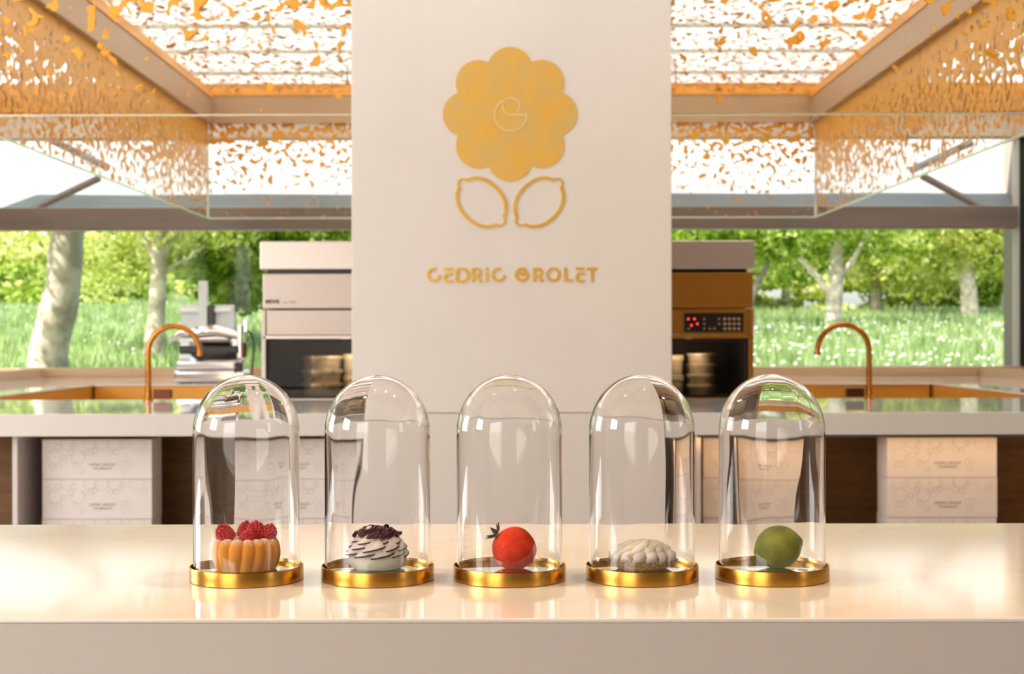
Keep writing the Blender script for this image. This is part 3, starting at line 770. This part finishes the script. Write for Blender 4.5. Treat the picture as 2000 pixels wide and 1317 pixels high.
bp = N(m, 'ShaderNodeBump'); bp.inputs['Strength'].default_value = .35; bp.inputs['Distance'].default_value = .0006; L(m, n1.outputs[0], bp.inputs['Height']); L(m, bp.outputs[0], B(m).inputs['Normal'])
cake = fluted('fluted_cake', m, 16); cake.location = (JX[0], DJ-.004, ZP); cake.scale = (1.04, 1.04, 1)
tag(cake, 'golden fluted cake dusted with icing sugar, leftmost of the five pastries', 'cake')
M['berry'] = mat('raspberry', (.56, .006, .014), .25, coat=.25); B(M['berry']).inputs['Subsurface Weight'].default_value = .15; B(M['berry']).inputs['Subsurface Radius'].default_value = (.004, .001, .001)
def raspberry_mesh(h=.022, r=.0115):
    bm = bmesh.new(); rows = 7
    for k in range(rows):
        t = k/(rows-1); z = h*(.08+.84*t); rr = r*math.sqrt(max(.02, 1-(t*1.02)**2.6))*.86; c = max(1, int(2*PI*rr/.0043))
        for j in range(c):
            a = 2*PI*(j + .5*(k % 2))/c
            bmesh.ops.create_icosphere(bm, subdivisions=2, radius=.0026, matrix=Matrix.Translation((rr*math.cos(a), rr*math.sin(a), z)))
    bmesh.ops.create_uvsphere(bm, u_segments=16, v_segments=10, radius=1, matrix=Matrix.Translation((0, 0, h*.42)) @ Matrix.Diagonal((r*.85, r*.85, h*.45, 1)))
    o = from_bm('raspberry', bm, M['berry'], None, True); return o
rb = raspberry_mesh()
spots = ((-.0265, -.006, .0, (.25, -.55, .2), 1.15, 'left front raspberry, tipped over, on the fluted cake'), (-.006, .014, .002, (.1, .1, 1), 1.0, 'raspberry standing at the back of the fluted cake'),
         (.0005, -.012, -.001, (.9, .2, .5), .95, 'front middle raspberry lying on the fluted cake'), (.0125, -.001, .002, (.0, -.1, 2), 1.12, 'tall upright raspberry right of centre on the fluted cake'),
         (.0265, -.004, .0, (.2, .55, 1.2), 1.08, 'right hand raspberry leaning outwards on the fluted cake'))
for k, (x, y, dz, rot, sc, lab) in enumerate(spots):
    o = rb if k == 0 else rb.copy()
    if k: C.objects.link(o)
    o.location = (JX[0]+x+.002, DJ-.006+y, ZP+.0435+dz); o.rotation_euler = rot; o.scale = (sc,)*3
    tag(o, lab, 'raspberry', 'raspberries on the fluted cake')

# ------------------------------------------------------------------ 2 ruffled meringue
def petal_geo(r0, r1, z0, droop, a0, span, tilt, th, wave=.0015, ns=14, nt=6):
    """swept petal: returns verts/faces plus the outer rim line"""
    top = []; rim = []
    for i in range(ns+1):
        s = -1 + 2*i/ns; a = a0 + s*span/2
        rr = r0 + (r1-r0)*math.sqrt(max(0, 1-abs(s)**2.4*.85))
        row = []
        for j in range(nt+1):
            t = j/nt; r = r0 + (rr-r0)*t
            z = z0 + droop*t*t + tilt*s*t + wave*math.sin(t*PI)*1.0
            row.append(Vector((r*math.cos(a), r*math.sin(a), z)))
        top.append(row); rim.append(row[-1])
    n = nt+1; vs = []; fs = []
    for row in top: vs += row
    b = len(vs)
    for row in top: vs += [v - Vector((0, 0, th)) for v in row]
    for i in range(ns):
        for j in range(nt):
            q = (i*n+j, i*n+j+1, (i+1)*n+j+1, (i+1)*n+j); fs.append(q); fs.append(tuple(b+k for k in reversed(q)))
    for i in range(ns): fs.append((i*n+nt, b+i*n+nt, b+(i+1)*n+nt, (i+1)*n+nt))
    for j in range(nt):
        fs.append((j, b+j, b+j+1, j+1)); k = ns*n; fs.append((k+j, k+j+1, b+k+j+1, b+k+j))
    return vs, fs, rim
M['meringue'] = mat('meringue', (.96, .88, .70), .55); B(M['meringue']).inputs['Subsurface Weight'].default_value = .1; B(M['meringue']).inputs['Subsurface Radius'].default_value = (.004, .003, .002)
M['cream'] = noisy(mat('ruffle_cream', (.82, .70, .68), .45), (.90, .78, .76), (.94, .88, .82), 40, 3)
M['purple'] = mat('purple_edge', (.055, .012, .018), .35)
M['jam'] = noisy(mat('berry_jam', (.05, .008, .015), .2, spec=.35), (.012, .004, .006), (.20, .012, .035), 160, 3, .42, .66, bump=.6, bscale=350)
mer = empty('ruffled_meringue', (JX[1], DJ-.004, ZP)); tag(mer, 'white ruffled meringue with purple edged petals and dark berry top, second pastry from the left', 'meringue')
pr = [(0, 0), (.026, 0), (.032, .002)] + [(.0315+.0105*math.cos(a), .0135+.0125*math.sin(a)) for a in np.linspace(-1.15, 1.3, 14)] + [(.02, .029), (0, .030)]
lathe('meringue_base', pr, M['meringue'], mer, 72)
rnd = random.Random(5)
for (cnt, r0, r1, z0, dr, tl, ph) in ((9, .022, .0440, .0400, -.0170, .0050, .1), (9, .014, .0425, .0455, -.0135, .0050, .45), (8, .008, .0370, .0490, -.0095, .0045, .2)):
    for k in range(cnt):
        a = 2*PI*k/cnt + ph; v, f, rim = petal_geo(r0, r1*rnd.uniform(.96, 1.05), z0, dr, a, 2*PI/cnt*1.7, tl*rnd.uniform(.8, 1.2), .0014, .0035)
        p = new_obj('petal', v, f, M['cream'], mer, True)
        rv, rf = tube_geo([q - Vector((0, 0, .0006)) for q in rim], .0011, 6); new_obj('petal_edge', rv, rf, M['purple'], p, True)
bm = bmesh.new()
for k in range(95):
    a = rnd.uniform(0, 2*PI); r = .0335*math.sqrt(rnd.random()); z = .0478 + .0135*(1-(r/.035)**2)*rnd.uniform(.5, 1)
    s = rnd.uniform(.0030, .0062)
    bmesh.ops.create_icosphere(bm, subdivisions=2, radius=1, matrix=Matrix.Translation((r*math.cos(a), r*math.sin(a), z)) @ Euler((rnd.uniform(-1, 1), rnd.uniform(-1, 1), rnd.uniform(0, 6))).to_matrix().to_4x4() @ Matrix.Diagonal((s, s*.8, s*.42, 1)))
for v in bm.verts: v.co += mnoise.noise_vector(v.co*420)*.0009
jam = from_bm('berry_topping', bm, M['jam'], mer, True)
for (cnt, r0, r1, z0, dr, tl, ph) in ((7, .004, .030, .0520, -.004, .003, .0), (6, .002, .019, .0575, -.002, .003, .4)):
    for k in range(cnt):
        a = 2*PI*k/cnt + ph; v, f, rim = petal_geo(r0, r1*rnd.uniform(.9, 1.08), z0, dr, a, 2*PI/cnt*1.6, tl, .0014, .002)
        p = new_obj('glazed_petal', v, f, M['jam'], mer, True); p['label'] = 'dark glazed petal'
v, f, rim = petal_geo(.0, .008, .0605, -.001, 2.2+PI/2, 2.4, .002, .0022, .002); p = new_obj('white_flake', v, f, M['meringue'], mer, True)
p.location = (-.008, -.010, .0)

# ------------------------------------------------------------------ 3 red strawberry-shaped pastry
M['red'] = noisy(mat('red_velvet', (.85, .06, .01), .6, spec=.2), (.80, .03, .004), (.90, .06, .01), 60, 4, bump=.25, bscale=700)
vs = []; bm = bmesh.new(); bmesh.ops.create_uvsphere(bm, u_segments=64, v_segments=40, radius=1)
for v in bm.verts:
    d = v.co.copy(); r = 1 + .03*mnoise.noise(d*1.4+Vector((3, 1, 0)))
    v.co = Vector((d.x*.0322*r*(1-.05*d.z), d.y*.0318*r, d.z*.0305*r + .0285))
    if v.co.z < 0: v.co.z = 0
rd = from_bm('red_pastry', bm, M['red'], None, True); rd.location = (-.004+(1003-994.3)/F*DJ, DJ-.004, ZP)
tag(rd, 'round matte red strawberry-shaped pastry with dark leaves, middle of the five pastries', 'pastry')
M['sepal'] = mat('dark_sepal', (.015, .014, .008), .55)
ax = Vector((-.80, -.12, .62)).normalized(); cen = Vector((0, 0, .0295)); ro = ax.to_track_quat('Z', 'Y').to_matrix()
for k in range(7):
    a = 2*PI*k/7 + .3; ln = rnd.uniform(.012, .016); vs = []; fs = []; n = 7
    for i in range(n+1):
        t = i/n; w_ = .0032*math.sin(PI*min(1, t*.92+.08))**.8 + .0001; rr = .001 + ln*t; zz = .0328 - .006*t + .011*t*t + (.004*t if k % 2 else .002*t)
        for s in (-1, 0, 1):
            p = Vector((rr*math.cos(a) - s*w_*math.sin(a), rr*math.sin(a) + s*w_*math.cos(a), zz + .0012*abs(s)))
            vs.append(cen + ro @ p)
    b = len(vs); vs += [v - ax*.0008 for v in vs[:b]]
    for i in range(n):
        for s in (0, 1):
            q = (3*i+s, 3*i+s+1, 3*i+s+4, 3*i+s+3); fs += [q, tuple(b+z for z in reversed(q))]
        fs += [(3*i, 3*i+3, b+3*i+3, b+3*i), (3*i+2, b+3*i+2, b+3*i+5, 3*i+5)]
    fs.append((3*n, 3*n+1, 3*n+2, b+3*n+2, b+3*n+1, b+3*n))
    new_obj('leaf', vs, fs, M['sepal'], rd, True)

# ------------------------------------------------------------------ 4 cream tart
M['crust'] = noisy(mat('crumb_crust', (.42, .19, .05), .75), (.42, .17, .035), (.80, .46, .14), 320, 3, .38, .62, bump=1.0, bscale=420)
M['whip'] = mat('whipped_cream', (.97, .90, .80), .5, spec=.3)
tart = empty('cream_tart', (JX[3]+.0005, DJ-.004, ZP)); tag(tart, 'round tart of white swirled cream on a brown crumb base, fourth pastry from the left', 'tart')
def wobc(a, z, j): 
    v = Vector((math.cos(a), math.sin(a), z*40)); return mnoise.noise(v*9)*.0016 + mnoise.noise(v*22)*.0008
lathe('crumb_base', [(0, 0), (.030, 0), (.036, .002), (.041, .007), (.0445, .014), (.0455, .020), (.043, .023), (0, .024)], M['crust'], tart, 160, wob=wobc)
rnd = random.Random(9)
for (cnt, r0, r1, z0, dr, tl, ph, th) in ((15, .010, .0485, .0310, -.0085, .0034, .0, .0085), (13, .006, .041, .0345, -.0045, .0036, .25, .005), (9, .003, .030, .0365, -.0025, .0034, .1, .004), (6, .0, .017, .0378, -.001, .002, .3, .003)):
    for k in range(cnt):
        a = 2*PI*k/cnt + ph; v, f, rim = petal_geo(r0, r1*rnd.uniform(.96, 1.04), z0+rnd.uniform(-.0006, .0006), dr, a, 2*PI/cnt*1.7, tl, th, .003)
        for q in v:
            q += mnoise.noise_vector(q*95)*.0014
        o = new_obj('cream_petal', v, f, M['whip'], tart, True)
tart.rotation_euler = (0, math.radians(0), .3)

# ------------------------------------------------------------------ 5 green lime-shaped pastry
M['lime'] = noisy(mat('lime_skin', (.16, .22, .02), .5), (.20, .23, .015), (.31, .33, .03), 45, 4, bump=.7, bscale=420)
bm = bmesh.new(); bmesh.ops.create_uvsphere(bm, u_segments=96, v_segments=64, radius=1)
for v in bm.verts:
    d = v.co.copy(); x = d.z
    k = math.sqrt(max(0, 1-abs(x)**2.1)); q = math.hypot(d.x, d.y) or 1
    nub = .0035*math.exp(-((1-abs(x))/.05)**1)
    v.co = Vector(((abs(x)**1.05*(1 if x > 0 else -1))*.0335 + (nub if x > 0 else -nub), d.x/q*k*.0300, d.y/q*k*.0305))
rot = Euler((0, math.radians(-14), math.radians(8))).to_matrix()
for v in bm.verts: v.co = rot @ v.co
mz = min(v.co.z for v in bm.verts)
for v in bm.verts: v.co.z = max(v.co.z - mz - .0012, 0)
lm = from_bm('lime_pastry', bm, M['lime'], None, True); lm.location = (JX[4]+(1518-1507)/F*DJ, DJ-.004, ZP)
tag(lm, 'green lime-shaped pastry with dimpled skin, rightmost of the five pastries', 'pastry')

# ------------------------------------------------------------------ ceiling spots over the counter
for k, x in enumerate((-1.1, -.38, .38, 1.1)):
    z = ZC-.10; e = empty('ceiling_spot', (x, 1.98+.12*(abs(x) < .5), z)); 
    tag(e, 'small warm ceiling spot above the serving counter, %s' % ['far left of four', 'second from the left of four', 'second from the right of four', 'far right of four'][k], 'spotlight', 'ceiling spots over the counter')
    lathe('spot_housing', [(.028, 0), (.04, 0), (.04, .098), (0, .098), (0, .03), (.028, .03), (.028, 0)], M['lamp_body'], e, 24)
    lathe('spot_bulb', [(0, .02), (.026, .02), (.026, .028), (0, .028)], M['bulb'], e, 24)
    l = bpy.data.lights.new('spot_lamp', 'SPOT'); l.energy = 62 + 8*k; l.color = (1, .72, .42); l.spot_size = math.radians(80); l.spot_blend = .6; l.shadow_soft_size = .025
    l.cycles.is_caustics_light = True
    lo = bpy.data.objects.new('spot_lamp', l); C.objects.link(lo); lo.location = (e.location.x, e.location.y, z+.012)
    lo.rotation_euler = (Vector(lo.location) - Vector((x*.8, 2.3, .9))).to_track_quat('Z', 'Y').to_euler()
# spots that wash the column, right side warmer
for k, (x, p) in enumerate(((-.2, 8), (1.9, 75))):
    z = ZC-.10; e = empty('ceiling_spot', (x, 5.1, z)); tag(e, 'warm ceiling spot in front of the column, %s' % ['at its middle', 'off its right side'][k], 'spotlight', 'ceiling spots in front of the column')
    lathe('spot_housing', [(.028, 0), (.04, 0), (.04, .098), (0, .098), (0, .03), (.028, .03), (.028, 0)], M['lamp_body'], e, 24)
    l = bpy.data.lights.new('spot_lamp', 'SPOT'); l.energy = p; l.color = (1, .66, .36); l.spot_size = math.radians(100); l.spot_blend = .8; l.shadow_soft_size = .04
    lo = bpy.data.objects.new('spot_lamp', l); C.objects.link(lo); lo.location = (x, 5.1, z+.012)
    lo.rotation_euler = (Vector(lo.location) - Vector((x*.9, 6.8, 1.4))).to_track_quat('Z', 'Y').to_euler()

# ------------------------------------------------------------------ garden
def hill_z(x, y):
    k = min(1, max(0, (x+9)/16)); k = k*k*(3-2*k)
    e = (.95*(1-k) + .50*k) + .8                     # rise at y = 40..45
    t = max(0, (y-14)/(26*(1-k)+31*k)); t = min(t, 1.25)
    return H - .8 + e*t + .05*math.sin(x*1.1+y*.5)
vs = []; fs = []; nx, ny = 70, 60
for j in range(ny+1):
    for i in range(nx+1):
        x = -40 + 80*i/nx; y = 13.9 + 66*(j/ny)**1.5; vs.append((x, y, hill_z(x, y)))
for j in range(ny):
    for i in range(nx): a = j*(nx+1)+i; fs.append((a, a+1, a+nx+2, a+nx+1))
hl = new_obj('ground', vs, fs, M['hill'], None, True); hl['kind'] = 'structure'
# meadow grass
rs = np.random.RandomState(4)
def grass():
    n = 60000; y = 14.3 + 36*rs.rand(n)**.8; x = (rs.rand(n)*2-1)*(y*.42+1.0); hh = .10+.16*rs.rand(n); a = rs.rand(n)*PI
    vs = np.zeros((n, 3, 3)); z = np.array([hill_z(p, q) for p, q in zip(x, y)])
    hh = hh * (1 + .5*(x > 3))
    wd = .012 + y*.0006
    lean = rs.randn(n)*.05
    vs[:, 0] = np.stack([x-wd*np.cos(a), y-wd*np.sin(a), z-.02], 1); vs[:, 1] = np.stack([x+wd*np.cos(a), y+wd*np.sin(a), z-.02], 1)
    vs[:, 2] = np.stack([x+lean, y+rs.randn(n)*.04, z+hh], 1)
    return vs.reshape(-1, 3), [(3*i, 3*i+1, 3*i+2) for i in range(n)]
v, f = grass(); g = new_obj('meadow_grass', v.tolist(), f, M['grass']); g['kind'] = 'stuff'; tag(g, 'bright green meadow grass on the slope outside the rear window', 'grass')
n = 700; y = 15+20*rs.rand(n); x = (rs.rand(n)*2-1)*(y*.4); x = np.where(rs.rand(n) < .7, np.abs(x), x)
vs = []; fs = []
for p, q in zip(x, y):
    z = hill_z(p, q)+.22+.1*rs.rand(); s = .018+.016*rs.rand(); b = len(vs)
    vs += [(p-s, q, z), (p, q-s, z+.3*s), (p+s, q, z), (p, q+s, z), (p, q, z+s)]; fs += [(b, b+1, b+4), (b+1, b+2, b+4), (b+2, b+3, b+4), (b+3, b, b+4)]
M['petal_white'] = mat('white_petals', (.85, .88, .78), .8)
g = new_obj('meadow_flowers', vs, fs, M['petal_white']); g['kind'] = 'stuff'; tag(g, 'tiny white blossoms scattered through the meadow grass outside', 'flowers')

def leaves(clusters, n, size, seed):
    r = np.random.RandomState(seed); cl = np.array(clusters); wts = cl[:, 3]*cl[:, 4]*cl[:, 5]; wts = wts/wts.sum()
    idx = r.choice(len(cl), n, p=wts); d = r.randn(n, 3); d /= np.linalg.norm(d, axis=1)[:, None]; d *= (r.rand(n)**.45)[:, None]
    P = cl[idx, :3] + d*cl[idx, 3:6]
    s = size*(.6+.8*r.rand(n)); a = r.randn(n, 3); a /= np.linalg.norm(a, axis=1)[:, None]; b = np.cross(a, r.randn(n, 3)); b /= np.linalg.norm(b, axis=1)[:, None]
    a = a*s[:, None]; b = b*(s*.6)[:, None]
    V = np.stack([P-a, P-b, P+a, P+b], 1).reshape(-1, 3)
    return V.tolist(), [(4*i, 4*i+1, 4*i+2, 4*i+3) for i in range(n)]
def tree(name, label, base, trunk, r0, branches, clusters, n, size, leafm, barkm, seed, group='trees in the garden'):
    e = empty(name, base); tag(e, label, 'tree', group)
    k = len(trunk); radii = [r0*(1-.35*i/(k-1)) for i in range(k)]; radii[0] *= 1.2
    # finer trunk path
    pts = []; rr = []
    for i in range(k-1):
        for s in range(5):
            t = s/5; p = Vector(trunk[i]).lerp(Vector(trunk[i+1]), t); p += mnoise.noise_vector(p*1.3+Vector((seed, 0, 0)))*r0*.22; pts.append(p); rr.append(radii[i]*(1-t)+radii[i+1]*t + r0*.08*mnoise.noise(p*3))
    pts.append(Vector(trunk[-1])); rr.append(radii[-1])
    tube('trunk', pts, rr, M[barkm], e, 14)
    for b in branches:
        bp_, br = b; P = []; q = len(bp_)
        for i in range(q-1):
            for s in range(4): P.append(Vector(bp_[i]).lerp(Vector(bp_[i+1]), s/4) + mnoise.noise_vector(Vector(bp_[i])*3+Vector((s, 0, 0)))*.05)
        P.append(Vector(bp_[-1])); P[0] = Vector(bp_[0])
        tube('branch', P, [br*(1-.6*i/(len(P)-1)) for i in range(len(P))], M[barkm], e, 8)
    v, f = leaves(clusters, n, size, seed); new_obj('foliage', v, f, M[leafm], e)
    return e
def gp(px, py, D): return ((px-1000)*D/F, D, H + (659-py)*D/F)
def rel(b, *P): return [tuple(Vector(p)-Vector(b)) for p in P]
def cl(b, lst):  # px, py, D, rx, ry, rz
    o = []
    for (px, py, D, rx, ry, rz) in lst:
        p = Vector(gp(px, py, D)) - Vector(b); o.append((p.x, p.y, p.z, rx, ry, rz))
    return o
# big plane tree at the left
D = 17.0; b = (gp(92, 700, D)[0], D, hill_z(gp(92, 700, D)[0], D)-.05)
tree('plane_tree', 'big pale leaning plane tree trunk outside the left end of the window', b,
     rel(b, (b[0]-.03, D, b[2]), gp(98, 690, D), gp(122, 560, D), gp(138, 450, D), gp(150, 330, D), gp(158, 100, D)), .235,
     [(rel(b, gp(135, 480, D), gp(110, 430, D), gp(70, 330, D), gp(20, 150, D)), .13), (rel(b, gp(142, 440, D), gp(180, 400, D), gp(240, 250, D)), .10)],
     cl(b, [(60, 250, D, 2.5, 2, .9), (200, 200, D, 2.5, 2, 1.0), (110, 50, D, 3, 2.5, 1.0), (20, 440, 19, .6, .8, .35)]), 6000, .07, 'leaf_light', 'bark', 1)
D = 22.3; b = (gp(298, 690, D)[0], D, hill_z(gp(298, 0, D)[0], D)-.05)
tree('forked_tree', 'slender forked tree behind the grey upright panel on the left', b,
     rel(b, b, gp(304, 620, D), gp(312, 520, D), gp(314, 470, D), gp(330, 400, D)), .145,
     [(rel(b, gp(312, 520, D), gp(285, 470, D), gp(262, 420, D)), .06), (rel(b, gp(313, 510, D), gp(340, 470, D), gp(360, 400, D)), .06), (rel(b, gp(314, 530, D), gp(360, 510, D), gp(400, 480, D)), .035)],
     cl(b, [(230, 500, D+1, 1.0, 1, .55), (330, 470, D+1, .8, .8, .35), (200, 560, D+2, .7, 1, .3), (380, 440, D, 1.2, 1, .4), (300, 330, D, 2.5, 2, .8)]), 9000, .055, 'leaf_light', 'bark', 2)
D = 24; b = (gp(455, 640, D)[0], D, hill_z(gp(455, 0, D)[0], D)-.05)
tree('maple_tree', 'deep green leafy tree left of the oven', b,
     rel(b, b, gp(450, 560, D), gp(452, 480, D), gp(460, 380, D)), .06,
     [(rel(b, gp(452, 560, D), gp(420, 520, D), gp(390, 480, D)), .03), (rel(b, gp(452, 540, D), gp(490, 500, D), gp(520, 460, D)), .03)],
     cl(b, [(400, 500, D, .7, .8, .45), (470, 490, D, .8, .8, .5), (470, 570, D+.5, .6, .8, .4), (540, 440, D, 1.5, .8, .6), (420, 560, D+1, .55, .8, .3), (620, 450, D, 1.4, .8, .5)]), 13000, .06, 'leaf_mid', 'bark_dark', 3)
# right side
D = 36; b = (gp(1626, 640, D)[0], D, hill_z(gp(1626, 0, D)[0], D)-.15)
tree('plane_tree', 'forking plane tree behind the right copper tap', b,
     rel(b, b, gp(1628, 610, D), gp(1633, 540, D), gp(1634, 480, D), gp(1640, 380, D)), .21,
     [(rel(b, gp(1620, 577, D), gp(1592, 540, D), gp(1560, 505, D), gp(1535, 460, D)), .10), (rel(b, gp(1640, 545, D), gp(1662, 515, D), gp(1690, 470, D), gp(1715, 430, D)), .09)],
     cl(b, [(1560, 480, D+2.2, 2.0, 1, .7), (1690, 465, D+2.2, 1.8, 1, .6), (1600, 420, D, 3, 2, .8), (1540, 540, D+1, .9, 1, .35)]), 7000, .09, 'leaf_mid', 'bark', 4)
D = 42; b = (gp(1893, 620, D)[0], D, hill_z(gp(1893, 0, D)[0], D)-.15)
tree('plane_tree', 'sunlit mottled trunk near the right window post', b,
     rel(b, b, gp(1896, 600, D), gp(1890, 540, D), gp(1885, 480, D), gp(1890, 380, D)), .27,
     [(rel(b, gp(1886, 490, D), gp(1850, 450, D), gp(1800, 420, D)), .08)],
     cl(b, [(1850, 480, D, 2.5, 1, .8), (1960, 500, D, 2.0, 1, .8), (1900, 420, D, 4, 2, 1.0), (1790, 510, D+1, 1.5, 1, .5)]), 9000, .10, 'leaf_light', 'bark', 5)
D = 46; b = (gp(1710, 610, D)[0], D, hill_z(gp(1710, 0, D)[0], D)-.15)
tree('slim_tree', 'slim dark trunk between the two pale trunks on the right', b,
     rel(b, b, gp(1711, 590, D), gp(1709, 540, D), gp(1706, 480, D), gp(1716, 400, D)), .20,
     [(rel(b, gp(1708, 530, D), gp(1730, 490, D), gp(1745, 440, D)), .07)],
     cl(b, [(1700, 500, D, 2.5, 1, .7), (1770, 540, D, 2.0, 1, .6), (1730, 440, D, 4, 2, .9)]), 8000, .11, 'leaf_light', 'bark_dark', 6)
D = 30; b = (gp(1480, 640, D)[0], D, hill_z(gp(1480, 0, D)[0], D)-.15)
tree('slim_tree', 'thin bent dark stem just right of the right oven', b,
     rel(b, b, gp(1462, 600, D), gp(1476, 560, D), gp(1498, 520, D), gp(1504, 470, D), gp(1520, 400, D)), .075, [],
     cl(b, [(1500, 470, D, .9, .8, .5), (1450, 440, D, 1.6, .8, .5), (1350, 460, D, 1.4, .8, .3)]), 5000, .07, 'leaf_mid', 'bark_dark', 7)
# farther trees closing the view
far = [(150, 560, 40, 4.2, .7, 'leaf_mid'), (1530, 590, 52, 3.2, .7, 'leaf_light'), (1700, 600, 60, 3.6, .8, 'leaf_light'), (1850, 600, 62, 3.6, .8, 'leaf_mid'), (40, 520, 50, 5.5, 1.9, 'leaf_light'), (210, 540, 46, 4.2, 1.4, 'leaf_light'), (400, 500, 52, 5.0, 2.2, 'leaf_mid'), (620, 480, 48, 5.0, 2.2, 'leaf_mid'), (1400, 480, 50, 5, 1.8, 'leaf_light'),
       (1600, 500, 60, 5.0, 1.9, 'leaf_light'), (1790, 530, 58, 5.5, 2.0, 'leaf_light'), (1960, 520, 56, 5.5, 2.4, 'leaf_mid')]
far_lab = ['low green thicket behind the left trunks', 'low pale thicket right of the right oven', 'low pale thicket behind the slim dark trunk', 'low green thicket behind the mottled trunk', 'sunlit far tree behind the big leaning trunk', 'sunlit far tree between the two left trunks', 'green far tree left of the left oven', 'green far tree above the left oven', 'pale green far tree above the right oven',
           'sunlit far tree behind the forking plane tree', 'sunlit far tree between the slim trunk and mottled trunk', 'green far tree at the right window post']
for k, (px, py, D, rx, rz, lmn) in enumerate(far):
    x = gp(px, 0, D)[0]; b = (x, D, hill_z(x, D)-.2)
    r_ = random.Random(k)
    cs = cl(b, [(px + r_.uniform(-90, 90), py + r_.uniform(-60, 40), D + r_.uniform(-2, 2), rx*r_.uniform(.25, .5), 1.5, rz*r_.uniform(.3, .6)) for _ in range(9)])
    tree('far_tree', far_lab[k], b, rel(b, b, gp(px+5, 560, D), gp(px-4, 500, D), gp(px, 400, D)), .16, [], cs, 6500, .13, lmn, 'bark', 20+k, 'far trees closing the garden view')

# light bent by the domes reaches what stands under them
for o in bpy.data.objects:
    if o.name.startswith('glass_dome'): o.cycles.is_caustics_caster = True
    r_ = o
    while r_.parent: r_ = r_.parent
    if r_.name.split('.')[0] in ('fluted_cake', 'raspberry', 'ruffled_meringue', 'red_pastry', 'cream_tart', 'lime_pastry'): o.cycles.is_caustics_receiver = True
